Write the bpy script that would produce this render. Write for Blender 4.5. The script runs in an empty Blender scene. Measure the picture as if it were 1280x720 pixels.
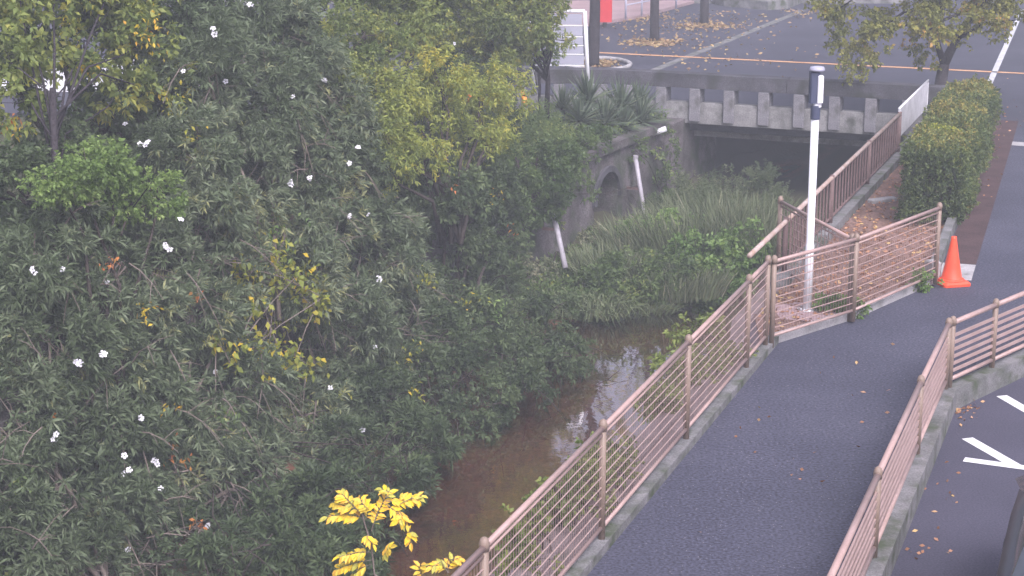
import bpy, math, random
import numpy as np
from mathutils import Vector, Matrix

R = math.radians
rng = np.random.default_rng(11)
random.seed(11)
scene = bpy.context.scene
col = scene.collection

# ---------------------------------------------------------------- camera
CAM_H, PITCH, F = 6.5, R(14.4), 2306.0          # F: focal length in photo pixels (1280 wide)
cam_d = bpy.data.cameras.new('camera')
cam_d.sensor_width = 36.0
cam_d.lens = 36.0 * F / 1280.0
cam_d.clip_end = 3000.0
cam = bpy.data.objects.new('camera', cam_d)
cam.location = (0, 0, CAM_H)
cam.rotation_euler = (R(90) - PITCH, 0, 0)
col.objects.link(cam)
scene.camera = cam

# ---------------------------------------------------------------- sky, sun, exposure
world = bpy.data.worlds.new('World')
scene.world = world
world.use_nodes = True
wn, wl = world.node_tree.nodes, world.node_tree.links
wn.clear()
sky = wn.new('ShaderNodeTexSky')
sky.sky_type = 'NISHITA'
sky.sun_disc = False
sky.sun_elevation = R(48)
sky.sun_rotation = R(160)
sky.air_density = 1.0
sky.dust_density = 6.0
sky.ozone_density = 1.0
hs = wn.new('ShaderNodeHueSaturation'); hs.inputs['Saturation'].default_value = 0.35
tint = wn.new('ShaderNodeMixRGB'); tint.blend_type = 'MULTIPLY'; tint.inputs[0].default_value = 1.0
tint.inputs[2].default_value = (0.98, 0.95, 1.14, 1)
bg = wn.new('ShaderNodeBackground'); bg.inputs['Strength'].default_value = 0.13
wo = wn.new('ShaderNodeOutputWorld')
wl.new(sky.outputs[0], hs.inputs['Color']); wl.new(hs.outputs[0], tint.inputs[1])
wl.new(tint.outputs[0], bg.inputs[0]); wl.new(bg.outputs[0], wo.inputs[0])

sun_d = bpy.data.lights.new('sun', 'SUN')
sun_d.energy = 1.4
sun_d.angle = R(25)
sun_d.color = (1.0, 0.96, 0.96)
sun = bpy.data.objects.new('sun', sun_d)
az = R(160)                                   # compass direction the light comes from
sdir = Vector((math.sin(az) * math.cos(R(48)), math.cos(az) * math.cos(R(48)), math.sin(R(48))))
sun.rotation_euler = sdir.to_track_quat('Z', 'Y').to_euler()
sun.location = (0, -20, 30)
col.objects.link(sun)

vs = scene.view_settings
vs.view_transform = 'Standard'
vs.look = 'None'
vs.gamma = 1.0
vs.exposure = 0.86
vs.use_curve_mapping = False
scene.cycles.use_denoising = True
scene.cycles.max_bounces = 8
scene.cycles.transparent_max_bounces = 16
scene.cycles.volume_bounces = 0

# ---------------------------------------------------------------- pixel -> place
cp, sp = math.cos(PITCH), math.sin(PITCH)
def ray(px, py):
    a, b = (px - 640) / F, (360 - py) / F
    return Vector((a, cp + b * sp, -sp + b * cp))
def G(px, py, z=0.0):                          # where the pixel's ray meets the level z
    d = ray(px, py); t = (z - CAM_H) / d.z
    return Vector((d.x * t, d.y * t, z))
def AT(px, py, Y):                             # the point of the ray at the distance Y
    d = ray(px, py); t = Y / d.y
    return Vector((d.x * t, Y, CAM_H + d.z * t))

# ---------------------------------------------------------------- mesh helpers
class MB:
    def __init__(s): s.v, s.f = [], []
    def add(s, vs_, fs):
        o = len(s.v); s.v += [tuple(p) for p in vs_]; s.f += [tuple(i + o for i in q) for q in fs]; return s
    def box(s, c, size, rz=0.0, M=None):
        hx, hy, hz = size[0] / 2, size[1] / 2, size[2] / 2
        ca, sa = math.cos(rz), math.sin(rz)
        vs_ = []
        for z in (-hz, hz):
            for x, y in ((-hx, -hy), (hx, -hy), (hx, hy), (-hx, hy)):
                p = Vector((x * ca - y * sa, x * sa + y * ca, z))
                if M: p = M @ Vector((x, y, z))
                vs_.append(p + Vector(c))
        return s.add(vs_, [(3, 2, 1, 0), (4, 5, 6, 7), (0, 1, 5, 4), (1, 2, 6, 5), (2, 3, 7, 6), (3, 0, 4, 7)])
    def bbox(s, c, size, rz=0.0, b=0.02):       # box with chamfered vertical and top edges
        hx, hy, hz = size[0] / 2, size[1] / 2, size[2] / 2
        ca, sa = math.cos(rz), math.sin(rz)
        rings = []
        for z, i in ((-hz, 0), (hz - b, 0), (hz, b)):
            x, y = hx - i, hy - i
            rings.append([(-x + b, -y, z), (x - b, -y, z), (x, -y + b, z), (x, y - b, z), (x - b, y, z), (-x + b, y, z), (-x, y - b, z), (-x, -y + b, z)])
        vs_ = [Vector((p[0] * ca - p[1] * sa, p[0] * sa + p[1] * ca, p[2])) + Vector(c) for r_ in rings for p in r_]
        fs = [tuple(range(7, -1, -1)), tuple(range(16, 24))]
        for k in range(2):
            for i in range(8):
                j = (i + 1) % 8
                fs.append((k * 8 + i, k * 8 + j, k * 8 + 8 + j, k * 8 + 8 + i))
        return s.add(vs_, fs)
    def beam(s, p0, p1, w, h):                  # horizontal-section bar between two points
        p0, p1 = Vector(p0), Vector(p1); d = (p1 - p0).normalized()
        side = d.cross(Vector((0, 0, 1)))
        if side.length < 1e-4: side = Vector((1, 0, 0))
        side.normalize(); up = side.cross(d).normalized()
        vs_ = []
        for p in (p0, p1):
            for a, b in ((-1, -1), (1, -1), (1, 1), (-1, 1)):
                vs_.append(p + side * (a * w / 2) + up * (b * h / 2))
        return s.add(vs_, [(0, 1, 2, 3), (7, 6, 5, 4), (0, 4, 5, 1), (1, 5, 6, 2), (2, 6, 7, 3), (3, 7, 4, 0)])
    def tube(s, pts, rad, n=6, cap=True):
        pts = [Vector(p) for p in pts]
        if not hasattr(rad, '__len__'): rad = [rad] * len(pts)
        o = len(s.v); m = len(pts)
        prev = None
        for i, p in enumerate(pts):
            d = (pts[min(i + 1, m - 1)] - pts[max(i - 1, 0)]).normalized()
            if prev is None:
                a = d.cross(Vector((0.31, 0.77, 0.55)))
                if a.length < 1e-3: a = d.cross(Vector((1, 0, 0)))
            else:
                a = prev - d * prev.dot(d)
            a.normalize(); b = d.cross(a); prev = a
            for k in range(n):
                t = 2 * math.pi * k / n
                s.v.append(tuple(p + (a * math.cos(t) + b * math.sin(t)) * rad[i]))
        for i in range(m - 1):
            for k in range(n):
                l = (k + 1) % n
                s.f.append((o + i * n + k, o + i * n + l, o + (i + 1) * n + l, o + (i + 1) * n + k))
        if cap:
            s.f.append(tuple(o + k for k in range(n - 1, -1, -1)))
            s.f.append(tuple(o + (m - 1) * n + k for k in range(n)))
        return s
    def prism(s, pts, z0, z1):                  # vertical prism over a counter-clockwise outline
        n = len(pts); o = len(s.v)
        a = sum(pts[i][0] * pts[(i + 1) % n][1] - pts[(i + 1) % n][0] * pts[i][1] for i in range(n))
        if a < 0: pts = pts[::-1]
        s.v += [(p[0], p[1], z0) for p in pts] + [(p[0], p[1], z1) for p in pts]
        s.f.append(tuple(o + i for i in range(n - 1, -1, -1))); s.f.append(tuple(o + n + i for i in range(n)))
        for i in range(n):
            j = (i + 1) % n
            s.f.append((o + i, o + j, o + n + j, o + n + i))
        return s
    def sheet(s, pts):
        n = len(pts); a = sum(pts[i][0] * pts[(i + 1) % n][1] - pts[(i + 1) % n][0] * pts[i][1] for i in range(n))
        if a < 0: pts = pts[::-1]
        return s.add(pts, [tuple(range(n))])
    def lathe(s, prof, c=(0, 0, 0), n=16):
        o = len(s.v)
        for r_, z in prof:
            for k in range(n):
                t = 2 * math.pi * k / n
                s.v.append((c[0] + r_ * math.cos(t), c[1] + r_ * math.sin(t), c[2] + z))
        for i in range(len(prof) - 1):
            for k in range(n):
                l = (k + 1) % n
                s.f.append((o + i * n + k, o + i * n + l, o + (i + 1) * n + l, o + (i + 1) * n + k))
        s.f.append(tuple(o + k for k in range(n - 1, -1, -1)))
        s.f.append(tuple(o + (len(prof) - 1) * n + k for k in range(n)))
        return s
    def mesh(s, name, mat, smooth=False):
        me = bpy.data.meshes.new(name); me.from_pydata(s.v, [], s.f); me.update()
        me.materials.append(mat)
        if smooth: me.polygons.foreach_set('use_smooth', [True] * len(me.polygons))
        return me
    def build(s, name, mat, parent=None, smooth=False, **kw):
        return link(name, s.mesh(name, mat, smooth), parent, **kw)

def link(name, me, parent=None, loc=None, rot=None, scale=None, **tags):
    o = bpy.data.objects.new(name, me); col.objects.link(o)
    if parent is not None: o.parent = parent
    if loc is not None: o.location = loc
    if rot is not None: o.rotation_euler = rot
    if scale is not None: o.scale = scale
    for k, v in tags.items(): o[k] = v
    return o
def thing(name, label, cat, loc=(0, 0, 0), rz=0.0, group=None):
    o = bpy.data.objects.new(name, None); col.objects.link(o)
    o.empty_display_size = 0.2
    o.location = loc; o.rotation_euler = (0, 0, rz)
    o['label'] = label; o['category'] = cat
    if group: o['group'] = group
    return o
def struct(o): o['kind'] = 'structure'; return o

# ---------------------------------------------------------------- materials
def mat_new(name):
    m = bpy.data.materials.new(name); m.use_nodes = True
    nt = m.node_tree; nt.nodes.clear()
    return m, nt.nodes, nt.links
def ramp_node(N, stops):
    r = N.new('ShaderNodeValToRGB')
    while len(r.color_ramp.elements) > 1: r.color_ramp.elements.remove(r.color_ramp.elements[-1])
    for i, (p, c) in enumerate(stops):
        e = r.color_ramp.elements[0] if i == 0 else r.color_ramp.elements.new(p)
        e.position = p; e.color = (*c, 1)
    return r
def surf(name, stops, scale=3.0, detail=8.0, rough=0.9, bump=0.3, fine=60.0, fine_amt=0.35, spec=0.3, bump_dist=0.01, stain=None, metallic=0.0, speck=None):
    """rough outdoor surface: large blotches through a ramp, a fine grain on top, relief from both"""
    m, N, L = mat_new(name)
    tc = N.new('ShaderNodeTexCoord')
    n1 = N.new('ShaderNodeTexNoise'); n1.inputs['Scale'].default_value = scale; n1.inputs['Detail'].default_value = detail; n1.inputs['Roughness'].default_value = 0.62
    n2 = N.new('ShaderNodeTexNoise'); n2.inputs['Scale'].default_value = fine; n2.inputs['Detail'].default_value = 3.0
    L.new(tc.outputs['Object'], n1.inputs['Vector']); L.new(tc.outputs['Object'], n2.inputs['Vector'])
    r = ramp_node(N, stops); L.new(n1.outputs[0], r.inputs[0])
    mp = N.new('ShaderNodeMapRange'); mp.inputs[1].default_value = 0.3; mp.inputs[2].default_value = 0.7
    mp.inputs[3].default_value = 1 - fine_amt; mp.inputs[4].default_value = 1 + fine_amt
    L.new(n2.outputs[0], mp.inputs[0])
    mul = N.new('ShaderNodeVectorMath'); mul.operation = 'MULTIPLY'
    L.new(r.outputs[0], mul.inputs[0]); L.new(mp.outputs[0], mul.inputs[1])
    out = mul.outputs[0]
    if stain:
        col_, sc_, lo, hi = stain
        n3 = N.new('ShaderNodeTexNoise'); n3.inputs['Scale'].default_value = sc_; n3.inputs['Detail'].default_value = 6
        L.new(tc.outputs['Object'], n3.inputs['Vector'])
        rr = ramp_node(N, [(lo, (0, 0, 0)), (hi, (1, 1, 1))]); L.new(n3.outputs[0], rr.inputs[0])
        mx = N.new('ShaderNodeMixRGB'); mx.inputs[2].default_value = (*col_, 1)
        L.new(rr.outputs[0], mx.inputs[0]); L.new(out, mx.inputs[1]); out = mx.outputs[0]
    if speck:
        col_, sc_, th = speck
        vo = N.new('ShaderNodeTexVoronoi'); vo.inputs['Scale'].default_value = sc_
        L.new(tc.outputs['Object'], vo.inputs['Vector'])
        rr = ramp_node(N, [(th, (1, 1, 1)), (th + 0.04, (0, 0, 0))]); L.new(vo.outputs['Distance'], rr.inputs[0])
        mx = N.new('ShaderNodeMixRGB'); mx.inputs[2].default_value = (*col_, 1)
        L.new(rr.outputs[0], mx.inputs[0]); L.new(out, mx.inputs[1]); out = mx.outputs[0]
    b = N.new('ShaderNodeBsdfPrincipled')
    b.inputs['Roughness'].default_value = rough; b.inputs['Specular IOR Level'].default_value = spec; b.inputs['Metallic'].default_value = metallic
    L.new(out, b.inputs['Base Color'])
    if bump:
        ad = N.new('ShaderNodeMath'); ad.operation = 'ADD'
        L.new(n1.outputs[0], ad.inputs[0]); L.new(n2.outputs[0], ad.inputs[1])
        bp = N.new('ShaderNodeBump'); bp.inputs['Strength'].default_value = bump; bp.inputs['Distance'].default_value = bump_dist
        L.new(ad.outputs[0], bp.inputs['Height']); L.new(bp.outputs[0], b.inputs['Normal'])
    o = N.new('ShaderNodeOutputMaterial'); L.new(b.outputs[0], o.inputs[0])
    return m
def leaf_mat(name, stops, trans=0.3, rough=0.5):
    m, N, L = mat_new(name)
    at = N.new('ShaderNodeAttribute'); at.attribute_name = 'tint'
    r = ramp_node(N, stops); L.new(at.outputs['Fac'], r.inputs[0])
    b = N.new('ShaderNodeBsdfPrincipled'); b.inputs['Roughness'].default_value = rough; b.inputs['Specular IOR Level'].default_value = 0.25
    t = N.new('ShaderNodeBsdfTranslucent')
    L.new(r.outputs[0], b.inputs['Base Color']); L.new(r.outputs[0], t.inputs['Color'])
    mx = N.new('ShaderNodeMixShader'); mx.inputs[0].default_value = trans
    L.new(b.outputs[0], mx.inputs[1]); L.new(t.outputs[0], mx.inputs[2])
    o = N.new('ShaderNodeOutputMaterial'); L.new(mx.outputs[0], o.inputs[0])
    return m

M = {}
M['asphalt'] = surf('asphalt', [(0.3, (0.043, 0.044, 0.066)), (0.5, (0.058, 0.059, 0.086)), (0.72, (0.080, 0.080, 0.110))], 0.45, 11, 0.85, 0.4, 32, 0.65, 0.35, 0.005, speck=((0.26, 0.25, 0.26), 16, 0.075))
M['road'] = surf('road_asphalt', [(0.3, (0.036, 0.036, 0.052)), (0.55, (0.050, 0.050, 0.070)), (0.75, (0.066, 0.064, 0.088))], 0.35, 9, 0.85, 0.4, 40, 0.3, 0.35, 0.006)
M['parking'] = surf('parking_asphalt', [(0.3, (0.050, 0.048, 0.070)), (0.7, (0.074, 0.070, 0.100))], 0.5, 9, 0.85, 0.4, 50, 0.35, 0.35, 0.006)
M['concrete'] = surf('weathered_concrete', [(0.28, (0.10, 0.10, 0.095)), (0.45, (0.20, 0.195, 0.19)), (0.62, (0.30, 0.29, 0.285)), (0.8, (0.38, 0.37, 0.37))], 1.6, 10, 0.92, 0.5, 45, 0.25, 0.2, 0.012, stain=((0.06, 0.065, 0.05), 2.6, 0.50, 0.72))
M['concrete_pale'] = surf('pale_concrete', [(0.3, (0.30, 0.29, 0.29)), (0.7, (0.48, 0.46, 0.46))], 2.2, 9, 0.92, 0.4, 50, 0.2, 0.2, 0.008, stain=((0.14, 0.14, 0.12), 3.0, 0.52, 0.75))
M['kerb'] = surf('kerb_concrete', [(0.3, (0.10, 0.105, 0.095)), (0.55, (0.19, 0.185, 0.185)), (0.75, (0.28, 0.27, 0.27))], 3.0, 9, 0.92, 0.5, 60, 0.3, 0.2, 0.008, stain=((0.07, 0.085, 0.05), 4.0, 0.5, 0.68))
M['ledge'] = surf('ledge_concrete', [(0.3, (0.15, 0.12, 0.12)), (0.7, (0.26, 0.21, 0.21))], 1.5, 9, 0.95, 0.5, 40, 0.25, 0.15, 0.01, stain=((0.10, 0.10, 0.075), 2.4, 0.52, 0.74))
M['beam'] = surf('grimy_concrete', [(0.28, (0.045, 0.044, 0.050)), (0.5, (0.080, 0.077, 0.088)), (0.72, (0.13, 0.124, 0.138))], 1.4, 11, 0.92, 0.5, 45, 0.3, 0.2, 0.012, stain=((0.04, 0.043, 0.035), 2.2, 0.48, 0.7))
M['pier'] = surf('stained_pier', [(0.3, (0.15, 0.145, 0.155)), (0.55, (0.24, 0.23, 0.245)), (0.75, (0.36, 0.345, 0.36))], 2.4, 10, 0.92, 0.4, 45, 0.3, 0.2, 0.01, stain=((0.09, 0.09, 0.08), 3.2, 0.48, 0.7))
M['wall'] = surf('old_river_wall', [(0.28, (0.045, 0.042, 0.038)), (0.45, (0.10, 0.090, 0.088)), (0.6, (0.165, 0.145, 0.150)), (0.78, (0.30, 0.28, 0.275))], 1.3, 11, 0.95, 0.9, 30, 0.35, 0.15, 0.03, stain=((0.055, 0.075, 0.04), 1.7, 0.48, 0.66))
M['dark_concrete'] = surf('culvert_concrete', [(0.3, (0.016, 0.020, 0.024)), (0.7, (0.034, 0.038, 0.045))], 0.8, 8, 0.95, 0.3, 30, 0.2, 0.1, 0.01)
M['soil'] = surf('red_soil', [(0.28, (0.125, 0.078, 0.062)), (0.5, (0.215, 0.135, 0.108)), (0.72, (0.31, 0.20, 0.17))], 1.4, 11, 0.98, 0.8, 24, 0.35, 0.1, 0.03)
M['bank'] = surf('bank_soil', [(0.3, (0.035, 0.035, 0.02)), (0.55, (0.06, 0.065, 0.03)), (0.75, (0.10, 0.085, 0.05))], 1.2, 11, 0.98, 0.9, 14, 0.4, 0.1, 0.04)
M['bed'] = surf('stream_bed', [(0.3, (0.07, 0.032, 0.020)), (0.48, (0.19, 0.080, 0.050)), (0.64, (0.25, 0.108, 0.068)), (0.8, (0.17, 0.10, 0.07))], 0.55, 9, 0.95, 0.6, 12, 0.3, 0.1, 0.03)
M['brown_strip'] = surf('brown_gutter', [(0.3, (0.055, 0.035, 0.035)), (0.7, (0.10, 0.062, 0.062))], 2.0, 9, 0.95, 0.6, 40, 0.3, 0.1, 0.01)
M['pink_paving'] = surf('pink_paving', [(0.3, (0.30, 0.21, 0.21)), (0.7, (0.42, 0.30, 0.30))], 1.0, 8, 0.9, 0.2, 20, 0.15, 0.2, 0.005)
M['white_paint'] = surf('white_road_paint', [(0.3, (0.68, 0.68, 0.70)), (0.6, (0.80, 0.80, 0.80))], 5, 9, 0.7, 0.2, 60, 0.1, 0.3, 0.003)
M['worn_white'] = surf('worn_white_paint', [(0.3, (0.40, 0.40, 0.42)), (0.6, (0.58, 0.58, 0.60))], 3, 9, 0.8, 0.2, 60, 0.15, 0.3, 0.003)
M['orange_paint'] = surf('orange_road_paint', [(0.3, (0.45, 0.22, 0.10)), (0.55, (0.62, 0.34, 0.17)), (0.8, (0.60, 0.42, 0.28))], 2.5, 10, 0.8, 0.2, 40, 0.2, 0.3, 0.003)
M['rail_paint'] = surf('rail_paint', [(0.3, (0.34, 0.23, 0.20)), (0.7, (0.43, 0.30, 0.27))], 4, 8, 0.42, 0.1, 80, 0.08, 0.5, 0.002)
M['post_paint'] = surf('post_paint', [(0.3, (0.20, 0.145, 0.11)), (0.7, (0.28, 0.205, 0.16))], 4, 8, 0.5, 0.1, 80, 0.1, 0.4, 0.002)
M['dark_rail'] = surf('rusted_bars', [(0.3, (0.10, 0.062, 0.058)), (0.7, (0.19, 0.125, 0.115))], 6, 8, 0.7, 0.3, 60, 0.2, 0.3, 0.003)
M['old_rail'] = surf('weathered_handrail', [(0.3, (0.34, 0.22, 0.16)), (0.55, (0.42, 0.33, 0.29)), (0.75, (0.52, 0.47, 0.45))], 5, 9, 0.6, 0.3, 60, 0.15, 0.3, 0.003)
M['white_metal'] = surf('white_metal', [(0.3, (0.76, 0.76, 0.78)), (0.7, (0.84, 0.84, 0.86))], 3, 6, 0.4, 0.0, 60, 0.05, 0.5)
M['lavender_board'] = surf('board_metal', [(0.3, (0.36, 0.36, 0.44)), (0.7, (0.45, 0.45, 0.53))], 2, 6, 0.5, 0.0, 60, 0.05, 0.4)
M['navy'] = surf('dark_blue_housing', [(0.3, (0.045, 0.055, 0.10)), (0.7, (0.07, 0.08, 0.13))], 4, 6, 0.45, 0.0, 60, 0.05, 0.5)
M['cone'] = surf('cone_plastic', [(0.3, (0.80, 0.075, 0.025)), (0.7, (0.88, 0.10, 0.04))], 5, 7, 0.5, 0.0, 40, 0.05, 0.4)
M['red_box'] = surf('red_enamel', [(0.3, (0.60, 0.03, 0.035)), (0.7, (0.68, 0.045, 0.05))], 3, 6, 0.4, 0.0, 40, 0.05, 0.5)
M['black'] = surf('dark_iron', [(0.3, (0.02, 0.02, 0.022)), (0.7, (0.04, 0.04, 0.042))], 4, 6, 0.6, 0.1, 40, 0.1, 0.4)
M['orange_sleeve'] = surf('orange_sleeve', [(0.3, (0.75, 0.27, 0.03)), (0.7, (0.80, 0.33, 0.05))], 5, 6, 0.5, 0.0, 40, 0.05, 0.4)
M['pvc'] = surf('pvc_pipe', [(0.3, (0.30, 0.28, 0.30)), (0.7, (0.46, 0.43, 0.47))], 4, 8, 0.6, 0.1, 40, 0.1, 0.4)
M['bark'] = surf('bark', [(0.3, (0.035, 0.028, 0.024)), (0.7, (0.085, 0.07, 0.06))], 6, 9, 0.95, 0.9, 40, 0.3, 0.1, 0.02)
M['bark_dark'] = surf('dark_bark', [(0.3, (0.028, 0.024, 0.028)), (0.7, (0.060, 0.052, 0.056))], 6, 9, 0.95, 0.9, 40, 0.3, 0.1, 0.02)
M['twig'] = surf('grey_twig', [(0.3, (0.13, 0.105, 0.085)), (0.7, (0.24, 0.20, 0.17))], 6, 8, 0.9, 0.3, 40, 0.2, 0.1, 0.01)
M['building'] = surf('far_wall_paint', [(0.3, (0.32, 0.33, 0.40)), (0.7, (0.40, 0.41, 0.48))], 0.5, 8, 0.9, 0.1, 20, 0.1, 0.2, 0.005)
M['glass'] = surf('window_glass', [(0.3, (0.05, 0.06, 0.075)), (0.7, (0.08, 0.09, 0.11))], 1, 4, 0.08, 0.0, 20, 0.05, 0.6)
M['car_paint'] = surf('dark_car_paint', [(0.3, (0.012, 0.014, 0.026)), (0.7, (0.018, 0.02, 0.034))], 2, 4, 0.3, 0.0, 20, 0.02, 0.35)
M['rubber'] = surf('tyre_rubber', [(0.3, (0.015, 0.015, 0.015)), (0.7, (0.03, 0.03, 0.03))], 8, 6, 0.9, 0.2, 60, 0.1, 0.2)
M['alloy'] = surf('alloy', [(0.3, (0.45, 0.45, 0.46)), (0.7, (0.55, 0.55, 0.56))], 3, 4, 0.3, 0.0, 20, 0.05, 0.5, metallic=0.9)
M['headlamp'] = surf('headlamp_lens', [(0.3, (0.6, 0.62, 0.66)), (0.7, (0.7, 0.72, 0.75))], 3, 4, 0.1, 0.0, 20, 0.05, 0.6)
M['plate'] = surf('number_plate', [(0.3, (0.7, 0.7, 0.7)), (0.7, (0.75, 0.75, 0.75))], 3, 4, 0.5, 0.0, 20, 0.03, 0.4)
M['flower'] = surf('white_petal', [(0.3, (0.82, 0.80, 0.84)), (0.7, (0.88, 0.87, 0.90))], 30, 3, 0.7, 0.0, 60, 0.03, 0.2)

M['oleander'] = leaf_mat('oleander_leaf', [(0.0, (0.078, 0.109, 0.053)), (0.4, (0.129, 0.172, 0.086)), (0.62, (0.179, 0.23, 0.127)), (0.85, (0.258, 0.301, 0.182)), (1.0, (0.358, 0.366, 0.154))], 0.42)
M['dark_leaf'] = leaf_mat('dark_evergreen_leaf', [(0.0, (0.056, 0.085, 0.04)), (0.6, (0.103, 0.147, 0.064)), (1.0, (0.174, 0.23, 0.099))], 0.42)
M['mid_leaf'] = leaf_mat('mid_green_leaf', [(0.0, (0.084, 0.136, 0.046)), (0.5, (0.146, 0.212, 0.072)), (0.85, (0.218, 0.289, 0.094)), (1.0, (0.347, 0.378, 0.11))], 0.42)
M['bright_leaf'] = leaf_mat('bright_green_leaf', [(0.0, (0.101, 0.177, 0.05)), (0.5, (0.19, 0.307, 0.088)), (1.0, (0.314, 0.425, 0.132))], 0.42)
M['yg_leaf'] = leaf_mat('yellow_green_leaf', [(0.0, (0.134, 0.183, 0.039)), (0.45, (0.28, 0.33, 0.061)), (0.8, (0.47, 0.448, 0.066)), (1.0, (0.694, 0.496, 0.044))], 0.42)
M['weed_leaf'] = leaf_mat('weed_leaf', [(0.0, (0.10, 0.15, 0.04)), (0.5, (0.19, 0.25, 0.065)), (1.0, (0.30, 0.33, 0.10))], 0.3)
M['lime_leaf'] = leaf_mat('lime_leaf', [(0.0, (0.112, 0.159, 0.05)), (0.45, (0.202, 0.26, 0.072)), (0.8, (0.325, 0.366, 0.094)), (1.0, (0.515, 0.472, 0.088))], 0.42)
M['thicket'] = leaf_mat('thicket_leaf', [(0.0, (0.085, 0.12, 0.055)), (0.5, (0.15, 0.195, 0.09)), (1.0, (0.27, 0.30, 0.16))], 0.4)
M['fresh_leaf'] = leaf_mat('fresh_leaf', [(0.0, (0.14, 0.22, 0.06)), (0.5, (0.23, 0.34, 0.095)), (1.0, (0.35, 0.45, 0.14))], 0.45)
M['pinnate_leaf'] = leaf_mat('pinnate_leaf', [(0.0, (0.14, 0.19, 0.05)), (0.5, (0.27, 0.325, 0.075)), (0.9, (0.42, 0.44, 0.09)), (1.0, (0.52, 0.46, 0.07))], 0.42)
M['yellow_leaf'] = leaf_mat('yellow_leaf', [(0.0, (0.30, 0.25, 0.04)), (0.35, (0.55, 0.42, 0.04)), (0.8, (0.75, 0.55, 0.05)), (1.0, (0.75, 0.36, 0.05))], 0.35)
M['orange_leaf'] = leaf_mat('orange_leaf', [(0.0, (0.50, 0.24, 0.06)), (1.0, (0.65, 0.20, 0.07))], 0.3)
M['litter'] = leaf_mat('fallen_leaf', [(0.0, (0.16, 0.075, 0.04)), (0.5, (0.38, 0.19, 0.10)), (0.8, (0.50, 0.27, 0.16)), (1.0, (0.55, 0.40, 0.16))], 0.1, 0.8)
M['litter_yellow'] = leaf_mat('fallen_yellow_leaf', [(0.0, (0.24, 0.15, 0.09)), (0.5, (0.38, 0.25, 0.13)), (1.0, (0.46, 0.35, 0.16))], 0.1, 0.8)
M['maple'] = leaf_mat('maple_leaf', [(0.0, (0.16, 0.19, 0.045)), (0.5, (0.30, 0.31, 0.07)), (0.85, (0.44, 0.40, 0.09)), (1.0, (0.60, 0.36, 0.10))], 0.45)
M['reed'] = leaf_mat('reed_blade', [(0.0, (0.085, 0.115, 0.055)), (0.5, (0.155, 0.19, 0.095)), (0.85, (0.24, 0.26, 0.15)), (1.0, (0.34, 0.32, 0.21))], 0.25)
M['grass'] = leaf_mat('long_grass_blade', [(0.0, (0.06, 0.085, 0.035)), (0.5, (0.12, 0.155, 0.065)), (1.0, (0.22, 0.25, 0.13))], 0.25)
M['yucca'] = leaf_mat('yucca_blade', [(0.0, (0.06, 0.09, 0.055)), (0.6, (0.115, 0.155, 0.095)), (1.0, (0.23, 0.26, 0.14))], 0.25)
M['hedge'] = leaf_mat('hedge_leaf', [(0.0, (0.065, 0.10, 0.038)), (0.5, (0.13, 0.175, 0.055)), (0.8, (0.23, 0.255, 0.07)), (1.0, (0.40, 0.33, 0.09))], 0.25)

def water_mat():
    m, N, L = mat_new('stream_water')
    tc = N.new('ShaderNodeTexCoord')
    n = N.new('ShaderNodeTexNoise'); n.inputs['Scale'].default_value = 2.2; n.inputs['Detail'].default_value = 4
    L.new(tc.outputs['Object'], n.inputs['Vector'])
    bp = N.new('ShaderNodeBump'); bp.inputs['Strength'].default_value = 0.05; bp.inputs['Distance'].default_value = 0.05
    L.new(n.outputs[0], bp.inputs['Height'])
    fr = N.new('ShaderNodeFresnel'); fr.inputs['IOR'].default_value = 1.33; L.new(bp.outputs[0], fr.inputs['Normal'])
    tr = N.new('ShaderNodeBsdfTransparent'); tr.inputs[0].default_value = (0.80, 0.74, 0.68, 1)
    gl = N.new('ShaderNodeBsdfGlossy'); gl.inputs['Roughness'].default_value = 0.02; L.new(bp.outputs[0], gl.inputs['Normal'])
    reflect_boost = N.new('ShaderNodeMath'); reflect_boost.operation = 'MULTIPLY_ADD'; reflect_boost.use_clamp = True; reflect_boost.inputs[1].default_value = 3.3; reflect_boost.inputs[2].default_value = 0.02  # reflection strengthened beyond Fresnel so the mirrored sky comes out brighter
    L.new(fr.outputs[0], reflect_boost.inputs[0])
    mx = N.new('ShaderNodeMixShader'); L.new(reflect_boost.outputs[0], mx.inputs[0]); L.new(tr.outputs[0], mx.inputs[1]); L.new(gl.outputs[0], mx.inputs[2])
    o = N.new('ShaderNodeOutputMaterial'); L.new(mx.outputs[0], o.inputs[0])
    return m
M['water'] = water_mat()

# ================================================================= SETTING
WATER = -2.0
def fence_x(y): return 3.30 + 0.368 * (y - 22.5)
def wall_x(y): return 1.56 + 0.47 * (y - 35.8)              # left river wall
def edge_x(y):                                              # right river wall
    return fence_x(y) - 0.50 if y < 22.6 else fence_x(22.6) - 0.5 + (2.95 - fence_x(22.6) + 0.5) * (y - 22.6) / 0.8 if y < 23.4 else 2.95 + 0.372 * (y - 23.4)
BW, BE = Vector((3.6, 41.1, 0)), Vector((8.55, 39.1, 0))     # bridge line over the stream
right_edge = [(edge_x(y), y) for y in (-30, -10, 0, 10, 18, 22.6, 23.4, 28, 33, 39.0)]

# fence corners of the footpath
RC = G(1181, 487, 0.08); RN = G(1092, 697, 0.08); RE = G(1280, 441, 0.08)
rs = (RC - RN) / (RC.y - RN.y)
RS0 = RC - rs * (RC.y + 30)
reast = (RE - RC).normalized()
RE2 = RC + reast * 9.0

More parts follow.
